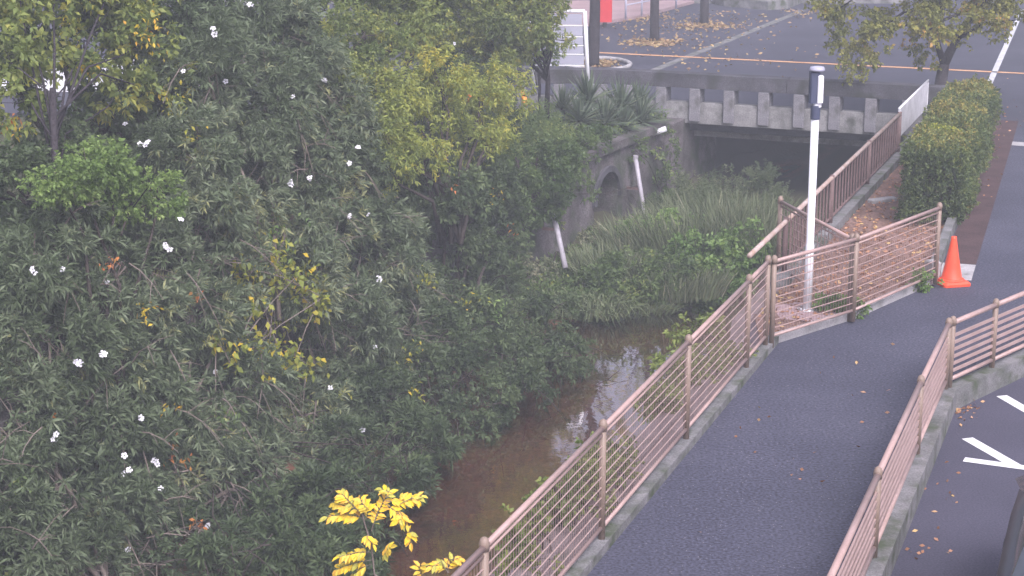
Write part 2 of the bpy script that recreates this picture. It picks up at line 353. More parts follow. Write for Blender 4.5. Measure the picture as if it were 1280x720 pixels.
path_pts = right_edge + [(BE.x, BE.y), (60, BE.y), (60, RE2.y), (RE2.x, RE2.y), (RC.x, RC.y), (RS0.x, RS0.y)]
o = struct(MB().prism(path_pts, -0.6, 0.0).build('footpath', M['asphalt']))
PARK = -0.16
struct(MB().sheet([(RS0.x - 0.4, RS0.y, PARK), (300, RS0.y, PARK), (300, RE2.y + 0.4, PARK), (RE2.x, RE2.y + 0.4, PARK), (RC.x - 0.2, RC.y + .2, PARK)]).build('parking_ground', M['parking']))
struct(MB().sheet([(60, RE2.y + .4, -0.02), (400, RE2.y + .4, -0.02), (400, BE.y, -0.02), (60, BE.y, -0.02)]).build('side_ground', M['asphalt']))
far_pts = [(-700, 41.0), (BW.x, BW.y), (BE.x, BE.y), (700, BE.y), (700, 1500), (-700, 1500)]
struct(MB().prism(far_pts, -0.35, 0.0).build('road', M['road']))
left_pts = [(wall_x(y) - 0.25, y) for y in (41.0, 36, 30, 20, 0, -30)] + [(-500, -30), (-500, 41.0)]
struct(MB().prism(left_pts, -0.6, -0.06).build('bank_ground', M['bank']))

# stream bed with a planted berm under the left wall and a gravel bar before the bridge
ys = np.arange(-30, 66, 0.8); ts = np.linspace(-0.05, 1.05, 30)
v, f = [], []
for i, y in enumerate(ys):
    xl, xr = wall_x(min(y, 70)), edge_x(y)
    for t in ts:
        x = xl + (xr - xl) * t
        d = t * (xr - xl) * 0.91                              # metres from the left wall
        wob = 0.25 * math.sin(x * 1.7 + y * 0.9) + 0.2 * math.sin(x * 0.6 - y * 1.3)
        z = -2.30 + 0.05 * math.sin(x * 2.3 + y) + max(0, 1 - (d + wob) / 1.9) * 0.75
        bar = max(0.0, min(1.0, (y - 32.0 + wob * 3) / 3.0)) * max(0.0, 1.0 - abs(t - 0.55) / 0.62)
        z = max(z, -2.30 + bar * 0.62)
        z += 0.2 * max(0, t - 0.9)
        sh = math.exp(-(((x + 0.3) / 1.3) ** 2 + ((y - 23.0) / 3.2) ** 2))   # reddish shoal
        z = max(z, -2.30 + 0.20 * sh)
        v.append((x, y, z))
n = len(ts)
for i in range(len(ys) - 1):
    for j in range(n - 1):
        f.append((i * n + j, i * n + j + 1, (i + 1) * n + j + 1, (i + 1) * n + j))
mb = MB(); mb.v, mb.f = v, f
# silt under the water, dark soil where the bed stands clear of it
nt = M['bed'].node_tree; N_b, L_b = nt.nodes, nt.links
pb_ = next(n_ for n_ in N_b if n_.type == 'BSDF_PRINCIPLED'); src = pb_.inputs['Base Color'].links[0].from_socket
geo = N_b.new('ShaderNodeNewGeometry'); sx_ = N_b.new('ShaderNodeSeparateXYZ'); L_b.new(geo.outputs['Position'], sx_.inputs[0])
mr_ = N_b.new('ShaderNodeMapRange'); mr_.inputs[1].default_value = WATER - 0.02; mr_.inputs[2].default_value = WATER + 0.10; L_b.new(sx_.outputs['Z'], mr_.inputs[0])
mx_ = N_b.new('ShaderNodeMixRGB'); mx_.inputs[2].default_value = (0.060, 0.058, 0.034, 1); L_b.new(mr_.outputs[0], mx_.inputs[0]); L_b.new(src, mx_.inputs[1]); L_b.new(mx_.outputs[0], pb_.inputs['Base Color'])
struct(mb.build('stream_bed', M['bed'], smooth=True))
struct(MB().sheet([(wall_x(-30) - .1, -30, WATER), (edge_x(-30) + .1, -30, WATER), (edge_x(23.4) + .1, 23.4, WATER), (edge_x(65) + .1, 65, WATER), (wall_x(65) - .1, 65, WATER)]).build('water', M['water']))

# flat paint and strips on the road (each 4 mm above the sheet below)
def strip(name, a, b, w, z, mat, parent=None):
    a, b = Vector(a), Vector(b); d = (b - a); d.z = 0; d.normalize(); s = Vector((-d.y, d.x, 0)) * (w / 2)
    return MB().sheet([(p.x, p.y, z) for p in (a - s, b - s, b + s, a + s)]).build(name, mat, parent)
a, b = G(748, 66), G(1280, 92); a = a + (a - b) * 0.0
struct(strip('orange_line', a, b + (b - a) * 0.5, 0.22, 0.008, M['orange_paint']))
struct(strip('concrete_band', G(812, 90), G(1004, 13), 0.26, 0.004, M['kerb']))
struct(strip('white_line', G(1228, 124), G(1278, 12), 0.15, 0.008, M['worn_white']))
struct(strip('drain_slab', G(1247, 178), G(1300, 182), 0.45, 0.004, M['concrete_pale']))
pk = lambda x, y: G(x, y, PARK)
struct(strip('parking_line', pk(1209, 548), pk(1272, 584), 0.14, PARK + 0.004, M['white_paint']))
struct(strip('parking_line', pk(1205, 575), pk(1330, 592), 0.14, PARK + 0.008, M['white_paint']))
struct(strip('parking_line', pk(1252, 495), pk(1330, 540), 0.14, PARK + 0.004, M['white_paint']))

# red soil plot behind the corner fence
c0, c1, c2 = G(967, 428), G(1066, 397), G(1169, 351)
k0, k1 = G(1166, 346), G(1241, 150)
soil = [(edge_x(23.0) + .25, 22.4), (c0.x, c0.y), (c1.x, c1.y), (c2.x, c2.y), (k0.x, k0.y), (k1.x, k1.y), (8.75, 38.6), (edge_x(33) + .2, 33), (edge_x(28) + .2, 28), (edge_x(23.6) + .2, 23.6)]
struct(MB().prism(soil, -0.1, 0.035).build('soil_plot', M['soil']))
struct(strip('ledge', (fence_x(-10) - 0.27, -10, 0), (fence_x(22.4) - 0.27, 22.4, 0), 0.40, 0.006, M['ledge']))
ka = MB()
ka.beam((k0.x, k0.y, 0.06), (k1.x, k1.y, 0.06), 0.14, 0.24)
kerb = ka.build('plot_kerb', M['kerb']); struct(kerb)
kd = (k1 - k0).normalized(); ks = Vector((kd.y, -kd.x, 0))
struct(strip('gutter_strip', k0 + ks * 0.32 + kd * .3, k1 + ks * 0.32, 0.46, 0.005, M['brown_strip']))
struct(strip('gutter_slab', k0 + ks * 0.30 - kd * .1, k0 + ks * 0.30 + kd * 0.9, 0.5, 0.010, M['concrete_pale']))
e = MB(); e.beam((c0.x, c0.y, 0.03), (c1.x, c1.y, 0.03), 0.12, 0.14); e.beam((c1.x, c1.y, 0.028), (c2.x, c2.y, 0.028), 0.118, 0.14)
struct(e.build('plot_edging', M['concrete_pale']))
# kerbs that carry the footpath fences
e = MB(); e.beam((fence_x(-8), -8, 0.03), (c0.x, c0.y, 0.031), 0.13, 0.12); struct(e.build('path_kerb', M['kerb']))
off = Vector((0.07, -0.03, 0))
e = MB(); e.beam((RS0.x + .04, RS0.y, -0.11), (RC.x + .04, RC.y, -0.11), 0.19, 0.40); e.beam((RC.x, RC.y - .03, -0.112), (RE2.x, RE2.y - .03, -0.112), 0.19, 0.40)
struct(e.build('path_kerb', M['kerb']))
# pink pavement, traffic island and round tree pits across the road
struct(MB().prism([tuple(G(x, y))[:2] for x, y in ((740, 33), (800, 23), (905, -6), (880, -16), (700, -8), (690, 33))], -0.1, 0.10).build('pink_pavement', M['pink_paving']))
isl = [G(x, y) for x, y in ((870, 0), (905, 8), (960, 13), (985, 11), (1002, 4), (1004, -6), (960, -14), (880, -12))]
struct(MB().prism([tuple(p)[:2] for p in isl], -0.1, 0.30).build('traffic_island', M['kerb']))
struct(MB().prism([tuple(p * 1.0 + (sum(isl, Vector()) / 8 - p) * 0.12)[:2] for p in isl], 0.2, 0.34).build('island_top', M['concrete_pale']))

# ================================================================= WALLS AND BRIDGE
def wall_frame(y): return Vector((wall_x(y), y, 0))
wd = Vector((0.47, 1, 0)).normalized(); wnrm = Vector((wd.y, -wd.x, 0))       # along the wall, out over the water
rw = thing('river_wall', 'mottled old concrete river wall with an arched drain opening', 'wall', wall_frame(30))
def W(u, z, out=0.0): return wall_frame(36.3) + wd * u + wnrm * out + Vector((0, 0, z))
inv = lambda p: Vector(p) - rw.location
ac, aw, zb, zs = 0.25, 0.62, -1.75, -1.05                  # arch centre, half width, sill, springing
mb = MB()
zt, z0 = -0.05, -3.0
def q(*ps): mb.add([inv(p) for p in ps], [tuple(range(len(ps)))])
q(W(-70, z0), W(ac - aw, z0), W(ac - aw, zt), W(-70, zt))
q(W(ac + aw, z0), W(7, z0), W(7, zt), W(ac + aw, zt))
q(W(ac - aw, z0), W(ac + aw, z0), W(ac + aw, zb), W(ac - aw, zb))
NA = 12
arc = [(ac + aw * math.cos(math.pi * (1 - k / NA)), zs + aw * 0.95 * math.sin(math.pi * k / NA)) for k in range(NA + 1)]
for k in range(NA):
    (u0, a0), (u1, a1) = arc[k], arc[k + 1]
    q(W(u0, a0), W(u1, a1), W(u1, zt), W(u0, zt))
prof = [(ac - aw, zb)] + arc + [(ac + aw, zb)]
for k in range(len(prof)):                                  # barrel behind the opening
    (u0, a0), (u1, a1) = prof[k], prof[(k + 1) % len(prof)]
    q(W(u0, a0), W(u0, a0, -0.55), W(u1, a1, -0.55), W(u1, a1))
mb.add([inv(W(u, z_, -0.55)) for u, z_ in prof], [tuple(range(len(prof)))])
mb.build('wall_face', M['wall'], rw)
mb = MB()
for k in range(NA):                                         # raised ring of the arch
    (u0, a0), (u1, a1) = arc[k], arc[k + 1]
    s0 = [(u0, a0), (ac + (u0 - ac) * 1.2, zs + (a0 - zs) * 1.2)]; s1 = [(u1, a1), (ac + (u1 - ac) * 1.2, zs + (a1 - zs) * 1.2)]
    ps = [W(*s0[0], .005), W(*s1[0], .005), W(*s1[1], .005), W(*s0[1], .005), W(*s0[0], .07), W(*s1[0], .07), W(*s1[1], .07), W(*s0[1], .07)]
    mb.add([inv(p) for p in ps], [(3, 2, 1, 0), (4, 5, 6, 7), (0, 1, 5, 4), (1, 2, 6, 5), (2, 3, 7, 6), (3, 0, 4, 7)])
mb.build('arch_ring', M['beam'], rw)
mb = MB(); mb.beam(inv(W(-70, 0.02, -0.1)), inv(W(3.4, 0.02, -0.1)), 0.42, 0.16); mb.build('coping', M['wall'], rw)
mb = MB(); mb.bbox(inv(W(4.2, -1.45, -0.12)), (0.4, 0.7, 2.9), -math.atan(0.47) , 0.03); mb.build('abutment_pier', M['wall'], rw)

rr = thing('right_river_wall', 'grey concrete river wall dropping from the footpath ledge to the water', 'wall', (edge_x(20), 20, 0)); rr.name = 'river_wall'
mb = MB(); pe = right_edge
for i in range(len(pe) - 1):
    (x0, y0), (x1, y1) = pe[i], pe[i + 1]
    mb.add([(x0 - .03 - rr.location.x, y0 - 20, -3.1), (x1 - .03 - rr.location.x, y1 - 20, -3.1), (x1 - .03 - rr.location.x, y1 - 20, -0.03), (x0 - .03 - rr.location.x, y0 - 20, -0.03)], [(0, 1, 2, 3)])
mb.build('wall_face', M['wall'], rr)
mb = MB()
for i in range(len(pe) - 1):
    (x0, y0), (x1, y1) = pe[i], pe[i + 1]
    mb.beam((x0 + .05 - rr.location.x, y0 - 20, 0.0), (x1 + .05 - rr.location.x, y1 - 20, 0.0), 0.22, 0.08)
mb.build('coping', M['ledge'], rr)

br = thing('bridge', 'low concrete bridge with blocky open parapet over a dark culvert', 'bridge', tuple(BW))
bd = (BE - BW).normalized(); bn = Vector((bd.y, -bd.x, 0))   # bn: towards the camera
if bn.y > 0: bn = -bn
blen = (BE - BW).length
brz = math.atan2(bd.y, bd.x)
def Bp(u, out, z): return bd * u + bn * out + Vector((0, 0, z))
# solid fascia, deck edge, soffit beam
mb = MB(); mb.beam(Bp(-1.0, 0.16, 0.08), Bp(blen + 0.9, 0.16, 0.08), 0.30, 0.46); mb.build('fascia', M['concrete'], br)
mb = MB(); mb.beam(Bp(-0.6, -0.45, -0.36), Bp(blen + 0.8, -0.45, -0.36), 0.28, 0.34); mb.build('edge_beam', M['concrete'], br)
segs = [(-4.2, -1.32), (-1.30, blen * .5), (blen * .5 + .012, blen + 1.0)]
dl = Vector((-1, 0.03, 0)).normalized()
def Lp(u, out, z):                                            # the wing of the parapet beyond the bend
    nn = Vector((0.03, -1, 0)); return Bp(-1.3, 0, 0) + dl * u + nn * out + Vector((0, 0, z))
for a_, b_ in segs[1:]:
    mb = MB(); mb.beam(Bp(a_, 0.16, 0.795), Bp(b_, 0.16, 0.795), 0.40, 0.31); mb.build('parapet_beam', M['beam'], br)
mb = MB(); mb.beam(Lp(0.02, 0.16, 0.80), Lp(4.2, 0.16, 0.80), 0.40, 0.31); mb.build('parapet_beam', M['beam'], br)
mb = MB(); mb.beam(Lp(0.02, 0.16, 0.15), Lp(4.2, 0.16, 0.15), 0.30, 0.4); mb.build('fascia', M['concrete'], br)
mb = MB(); mb.bbox((0, 0, 0), (0.245, 0.40, 0.72), 0, 0.015); pier_me = mb.mesh('pier', M['pier'])
u = -0.95
while u < blen + 0.9:
    link('pier', pier_me, br, Bp(u, 0.17, 0.272), (0, 0, brz)); u += 0.78
for u in (0.45, 1.35, 2.2, 3.1, 3.9):
    link('pier', pier_me, br, Lp(u, 0.17, 0.272), (0, 0, 0), (1.6 if u < 0.6 else 1.0, 1, 1))
# culvert: roof, two walls, back
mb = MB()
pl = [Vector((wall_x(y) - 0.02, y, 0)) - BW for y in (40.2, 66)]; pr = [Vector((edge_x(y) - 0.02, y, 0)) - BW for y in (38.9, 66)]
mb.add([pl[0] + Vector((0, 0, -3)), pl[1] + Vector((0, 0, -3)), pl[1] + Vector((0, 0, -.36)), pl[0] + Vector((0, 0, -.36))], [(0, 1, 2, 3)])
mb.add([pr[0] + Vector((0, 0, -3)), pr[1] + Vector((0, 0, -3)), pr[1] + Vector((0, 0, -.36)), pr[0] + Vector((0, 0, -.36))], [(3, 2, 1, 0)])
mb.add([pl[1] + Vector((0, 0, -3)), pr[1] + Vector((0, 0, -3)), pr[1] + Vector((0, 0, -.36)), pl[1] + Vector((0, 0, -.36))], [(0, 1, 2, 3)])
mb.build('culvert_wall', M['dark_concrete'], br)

# pipes on the river wall
def pipe(p0, p1, r_, label):
    t = thing('drain_pipe', label, 'pipe', tuple(p1))
    a = Vector(p0) - Vector(p1)
    mb = MB(); mb.tube([a, a * -0.25], r_, 10); mb.build('pipe', M['pvc'], t, True)
    mb = MB(); mb.lathe([(r_ * 1.25, -.05), (r_ * 1.25, .05)], tuple(a * 0.97), 10); mb.build('collar', M['pvc'], t)
    mb = MB(); mb.beam(a * .45 - wnrm * 0.3, a * .45 + wnrm * 0.03, 0.05, 0.05); mb.build('bracket', M['dark_rail'], t)
pipe(AT(688, 250, 33.2), AT(703, 318, 32.6), 0.052, 'pale grey pipe leaning on the river wall beside the trees')
pipe(AT(794, 195, 37.6), AT(806, 270, 37.2), 0.045, 'thin whitish pipe propped between the arch and the bridge')
t = thing('drain_pipe', 'short white pipe stub sticking out under the bridge corner', 'pipe', tuple(AT(812, 168, 38.9)))
mb = MB(); mb.tube([(0, 0, 0), (.34, -.1, .14)], 0.06, 10); mb.build('pipe', M['white_metal'], t, True)
mb = MB(); mb.lathe([(0.08, -.03), (0.08, .03)], (0, 0, 0), 10); mb.build('collar', M['pvc'], t)

# ================================================================= FENCES
def fence(label, posts, h, nw, zbase, rail_r=0.025, post_r=0.034, wire_r=0.0065, vstep=0.06, vr=0.0028, group=None, back=None, slat=False):
    t = thing('mesh_fence' if not slat else 'railing_fence', label, 'fence', (posts[0][0], posts[0][1], zbase))
    o0 = Vector((posts[0][0], posts[0][1], 0))
    P = [Vector((p[0], p[1], 0)) - o0 for p in posts]
    mb = MB(); mb.tube([(0, 0, -0.05), (0, 0, h + 0.015)], post_r, 10); mb.lathe([(post_r * 1.18, h - 0.05), (post_r * 1.25, h + 0.01), (post_r * 0.9, h + 0.045), (post_r * .3, h + 0.06)], (0, 0, 0), 10)
    pm = mb.mesh('post', M['post_paint'], True)
    for p in P: link('post', pm, t, p)
    for i in range(len(P) - 1):
        a_, b_ = P[i], P[i + 1]; d = (b_ - a_).normalized(); a2, b2 = a_ + d * post_r * 0.9, b_ - d * post_r * 0.9
        up = lambda z: Vector((0, 0, z))
        mb = MB(); mb.tube([a2 + up(h - 0.02), b2 + up(h - 0.02)], rail_r, 10); mb.build('top_rail', M['rail_paint'], t, True)
        if not slat:
            mb = MB(); mb.tube([a2 + up(h - 0.085), b2 + up(h - 0.085)], rail_r * 0.5, 8); mb.build('second_rail', M['rail_paint'], t, True)
        mb = MB(); mb.tube([a2 + up(0.10), b2 + up(0.10)], rail_r * 0.8, 8); mb.build('bottom_rail', M['rail_paint'], t, True)
        lo, hi = 0.16, h - 0.13
        for k in range(nw):
            z = lo + (hi - lo) * (k + 0.4) / nw
            sag = 0.006 * random.uniform(-1, 1)
            mb = MB()
            if slat: mb.beam(a2 + up(z), b2 + up(z), 0.02, 0.035)
            else: mb.tube([a2 + up(z), (a2 + b2) * .5 + up(z + sag), b2 + up(z)], wire_r, 5)
            mb.build('rail_wire' if not slat else 'slat', M['rail_paint'], t)
        if vstep:
            mb = MB(); n_ = int((b2 - a2).length / vstep)
            for k in range(1, n_):
                p = a2.lerp(b2, k / n_)
                mb.tube([p + up(0.10), p + up(h - 0.03)], vr, 3, False)
            mb.build('vertical_wires', M['rail_paint'], t, kind='stuff')
    return t
KZ = 0.10
p1, p2, p3, p4 = G(766, 672, KZ), G(862, 547, KZ), G(938, 458, KZ), G(968, 430, KZ)
stepv = (p1 - p2)
line = [p1 + stepv * k for k in (4, 3, 2, 1)] + [p1, p2, p3, p4]
line = [Vector((fence_x(p.y), p.y, 0)) for p in line]
fence('long pinkish brown mesh fence between the footpath and the stream', [tuple(p)[:2] for p in line], 1.08, 8, KZ)
p5, p6 = G(1066, 397, 0.08), G(1169, 351, 0.08)
fence('pinkish mesh fence along the front of the red soil plot', [(line[-1].x + .09, line[-1].y + .09), tuple(p5)[:2], tuple(p6)[:2]], 1.08, 8, 0.08)
p7 = Vector((3.86, 26.0, 0))
fence('short brown mesh fence crossing the soil plot behind the white lamp pole', [(p5.x - .03, p5.y + .12), tuple(p7)[:2]], 1.08, 7, 0.05, wire_r=0.006, vstep=0.12, vr=0.007)
q0 = RC; q1 = G(1146, 568, 0.08); q2 = G(1092, 697, 0.08)
dq = (q2 - q1)
qs = [q2 + (q2 - q1) * k for k in (2, 1)] + [q2, q1, q0]
fence('low pinkish brown slatted railing between the footpath and the parking area', [tuple(p)[:2] for p in qs], 0.80, 6, 0.08, rail_r=0.031, vstep=0, slat=True)
fence('low brown slatted railing turning along the end of the parking area', [tuple(RC + reast * .1)[:2]] + [tuple(RC + reast * d)[:2] for d in (1.15, 3.0, 5.0, 7.0)], 0.80, 6, 0.08, rail_r=0.031, vstep=0, slat=True)

# balustrade on the right bank by the bridge
bt = thing('balustrade', 'rusty brown bar railing on the bank leading up to the bridge', 'railing', (edge_x(23.6), 23.6, 0))
o0 = Vector(bt.location)
def BB(y, z, off=0.12): return Vector((edge_x(y) + off, y, z)) - o0
mb = MB(); mb.tube([BB(23.5, 0.90), BB(35.2, 0.92)], 0.035, 10); mb.build('handrail', M['old_rail'], bt, True)
mb = MB(); mb.beam(BB(25.2, 0.10, .14), BB(38.2, 0.10, .14), 0.22, 0.16); mb.build('kerb_base', M['kerb'], bt)
mb = MB(); mb.tube([BB(25.6, 0.26), BB(35.2, 0.26)], 0.02, 8); mb.build('bottom_rail', M['dark_rail'], bt, True)
mb = MB(); mb.box((0, 0, 0), (0.026, 0.026, 0.66)); bm_ = mb.mesh('baluster', M['dark_rail'])
y = 25.7
while y < 35.1:
    link('baluster', bm_, bt, BB(y, 0.57), (0, 0, 0.37)); y += 0.25
mb = MB(); mb.tube([(0, 0, 0), (0, 0, 0.98)], 0.04, 8); pm_ = mb.mesh('post', M['dark_rail'], True)
for y in (25.6, 28.8, 32.0, 35.2): link('post', pm_, bt, BB(y, -0.02))
pa, pb = BB(35.2, 0, .1), BB(38.7, 0, .12)
t = thing('white_panel', 'plain white panel fixed at the bridge end of the bank railing', 'panel', tuple(pa + o0))
dd = pb - pa
mb = MB(); mb.beam(Vector((0, 0, .72)), dd + Vector((0, 0, .78)), 0.03, 0.56); mb.build('sheet', M['worn_white'], t)
mb = MB(); mb.tube([Vector((0, 0, 1.02)), dd + Vector((0, 0, 1.08))], 0.022, 8); mb.build('frame_rail', M['white_metal'], t, True)
for s_ in (0.02, 0.98):
    mb = MB(); mb.tube([dd * s_ + Vector((0, 0, 0)), dd * s_ + Vector((0, 0, 1.03))], 0.026, 8); mb.build('post', M['worn_white'], t, True)

# ================================================================= LAMP POLE, CONE, SIGN AND OTHER STREET THINGS
lp = G(1009, 388, 0.03)
t = thing('lamp_pole', 'tall white lamp pole with dark blue head standing in red soil', 'lamp pole', tuple(lp))
mb = MB(); mb.lathe([(0.062, 0.0), (0.06, 0.9), (0.052, 0.92), (0.052, 2.66)], (0, 0, 0), 16); mb.build('pole', M['white_metal'], t, True)
mb = MB(); mb.lathe([(0.064, 2.60), (0.064, 2.78)], (0, 0, 0), 16); mb.build('band', M['navy'], t)
mb = MB(); mb.lathe([(0.056, 2.76), (0.056, 2.83)], (0.02, 0, 0), 16); mb.build('neck', M['white_metal'], t)
mb = MB(); mb.bbox((-0.025, 0.02, 3.02), (0.13, 0.15, 0.42), 0, 0.02); hd = mb.build('lamp_head', M['navy'], t)
mb = MB(); mb.bbox((0.045, -0.035, 3.00), (0.075, 0.09, 0.36), 0, 0.012); mb.build('lens', M['white_metal'], hd)
mb = MB(); mb.lathe([(0.10, 3.235), (0.105, 3.25), (0.09, 3.285), (0.03, 3.295)], (0, 0, 0), 16); mb.build('cap', M['lavender_board'], hd, True)
mb = MB(); mb.bbox((0, 0, 0.012), (0.2, 0.2, 0.024), 0.4, 0.006); bp_ = mb.build('base_plate', M['white_metal'], t)
mb = MB(); mb.lathe([(0.014, 0), (0.014, 0.035)], (0, 0, 0), 6); bo = mb.mesh('bolt', M['alloy'])
for sx in (-1, 1):
    for sy in (-1, 1): link('bolt', bo, bp_, (sx * 0.07, sy * 0.07, 0.02))
mb = MB(); mb.prism([(-.42, -.45), (.1, -.62), (.42, -.25), (.36, .3), (-.1, .42), (-.45, .2)], -0.1, 0.008)
mb.build('footing', M['pink_paving'], t)

cpz = G(1189, 355, 0.0)
t = thing('traffic_cone', 'bright orange traffic cone standing at the end of the kerb', 'traffic cone', tuple(cpz))
mb = MB(); mb.lathe([(0.165, 0.06), (0.150, 0.075), (0.105, 0.30), (0.065, 0.52), (0.042, 0.66), (0.038, 0.695), (0.022, 0.70)], (0, 0, 0), 24); mb.build('body', M['cone'], t, True)
mb = MB(); mb.bbox((0, 0, 0.036), (0.42, 0.42, 0.065), 0.25, 0.03); mb.build('base', M['cone'], t)
mb = MB(); mb.lathe([(0.19, 0.066), (0.175, 0.085), (0.15, 0.09)], (0, 0, 0), 24); mb.build('collar', M['cone'], t, True)
t = thing('concrete_block', 'small pale concrete block beside the orange cone', 'block', tuple(G(1165, 352, 0.0)), 0.3)
mb = MB(); mb.bbox((0, 0, 0.15), (0.16, 0.22, 0.32), 0.1, 0.02); mb.build('block', M['concrete_pale'], t)
t.children[0].name = 'stone'
t = thing('flat_stone', 'flat pale stone lying on the red soil beside the hedge', 'stone', tuple(G(1103, 252, 0.035)), 0.5)
mb = MB(); mb.bbox((0, 0, 0.03), (0.55, 0.16, 0.07), 0, 0.02); mb.build('slab', M['concrete_pale'], t)

# signboard of horizontal boards
Ys = 38.6
tr_, br_ = AT(731, 14, Ys), AT(736, 112, Ys)
sb = thing('signboard', 'lavender grey board of horizontal panels in a white pipe frame', 'signboard', tuple(br_))
o0 = Vector(br_)
wv = Vector((-1.15, 0.12, 0))
top = Vector((tr_.x, tr_.y, tr_.z)) - o0
mb = MB(); mb.tube([Vector((0, 0, -.15)), top], 0.042, 10); mb.build('post', M['white_metal'], sb, True)
mb = MB(); mb.tube([wv + Vector((0, 0, -.15)), wv + top], 0.042, 10); mb.build('post', M['white_metal'], sb, True)
mb = MB(); mb.tube([top, top + wv], 0.036, 10); mb.build('top_rail', M['white_metal'], sb, True)
edges = [16, 32, 46, 57, 68, 82]
for k in range(5):
    za, zb_ = AT(731, edges[k], Ys).z - o0.z, AT(731, edges[k + 1], Ys).z - o0.z
    c = top * ((za + zb_) / 2 / top.z); c = Vector((c.x, c.y, (za + zb_) / 2))
    mb = MB(); mb.beam(c + wv * 0.06, c + wv * 0.95, 0.02, abs(za - zb_) - 0.05); mb.build('board', M['lavender_board'], sb)
    c.z = zb_
    mb = MB(); mb.beam(c + wv * 0.05, c + wv * 0.97, 0.03, 0.03); mb.build('batten', M['white_metal'], sb)

pbx = G(756, 34, 0.0)
t = thing('post_box', 'bright red post box on a dark stem across the road', 'post box', tuple(pbx))
mb = MB(); mb.bbox((0, 0, 0.75), (0.40, 0.36, 1.15), 0.1, 0.03); bdy = mb.build('body', M['red_box'], t)
mb = MB(); mb.bbox((0, -0.19, 1.08), (0.26, 0.02, 0.04), 0.1, 0.005); mb.build('slot', M['black'], bdy)
mb = MB(); mb.bbox((0, 0.0, 1.345), (0.42, 0.38, 0.05), 0.1, 0.02); mb.build('cap', M['red_box'], bdy)
mb = MB(); mb.lathe([(0.07, 0), (0.07, 0.2)], (0, 0, 0), 10); mb.build('stem', M['black'], t)

gw0, gw1 = AT(640, 60, 37.0), AT(657, 132, 36.4)
t = thing('guy_wire', 'slanting cable with an orange guard sleeve among the plants', 'cable', tuple(gw1))
a_ = Vector(AT(648, 88, 37.0)) - Vector(gw1)
mb = MB(); mb.tube([a_ * 2.2, Vector((0, 0, -0.4))], 0.012, 6); mb.build('cable', M['pvc'], t)
mb = MB(); mb.tube([a_ * 0.48, a_ * 0.28, a_ * 0.02], [0.03, 0.055, 0.05], 10); mb.build('sleeve', M['orange_sleeve'], t, True)
t = thing('marker_stake', 'thin white stake standing behind the orange guard sleeve', 'stake', tuple(AT(655, 125, 38.0)))
mb = MB(); mb.tube([(0, 0, -.3), (0, 0, .55)], 0.03, 8); mb.build('rod', M['white_metal'], t, True)
mb = MB(); mb.lathe([(0.036, .53), (0.02, .58)], (0, 0, 0), 8); mb.build('cap', M['white_metal'], t)

# pipe guard rail on the pink pavement
gp = [G(782, 24, 0.1), G(802, 20, 0.1), G(845, 11, 0.1), G(890, 1, 0.1), G(930, -8, 0.1)]
t = thing('guard_rail', 'thin grey pipe guard rail along the pink pavement', 'guard rail', tuple(gp[0]))
for p in gp:
    mb = MB(); mb.tube([Vector(p) - gp[0], Vector(p) - gp[0] + Vector((0, 0, 0.85))], 0.035, 8); mb.build('post', M['lavender_board'], t, True)
for z in (0.45, 0.82):
    mb = MB(); mb.tube([p - gp[0] + Vector((0, 0, z)) for p in gp], 0.022, 8); mb.build('rail', M['lavender_board'], t, True)

# far building and low white wall glimpsed through the trees
fb = thing('far_building', 'long pale blue grey building across the road behind the trees', 'building', (-8, 66, 0))
mb = MB(); mb.box((0, 4, 3.6), (44, 8, 7.2)); mb.build('wall', M['building'], fb)
mb = MB(); mb.box((0, 4, 7.35), (45, 9, 0.3)); mb.build('roof', M['concrete_pale'], fb)
mb = MB(); mb.box((0, -0.02, 0.25), (44.1, 0.1, 0.5)); mb.build('plinth', M['concrete'], fb)
for k in range(11):
    for z in (1.9, 5.0):
        mb = MB(); mb.box((-20 + 4 * k, -0.03, z), (2.2, 0.06, 1.4)); w_ = mb.build('window', M['glass'], fb)
        mb = MB(); mb.box((-20 + 4 * k, -0.08, z - .75), (2.4, 0.18, 0.08)); mb.build('sill', M['concrete_pale'], w_)
        mb = MB(); mb.box((-20 + 4 * k, -0.075, z), (0.06, 0.04, 1.4)); mb.build('mullion', M['white_metal'], w_)
lw = thing('low_wall', 'low white rendered wall glimpsed between leaning trunks', 'wall', (-12, 44.5, 0))
mb = MB(); mb.box((0, 0, 0.36), (9, 0.22, 0.72)); mb.build('wall_body', M['white_metal'], lw)
mb = MB(); mb.bbox((0, 0, 0.75), (9.1, 0.3, 0.07), 0, .015); mb.build('coping', M['worn_white'], lw)

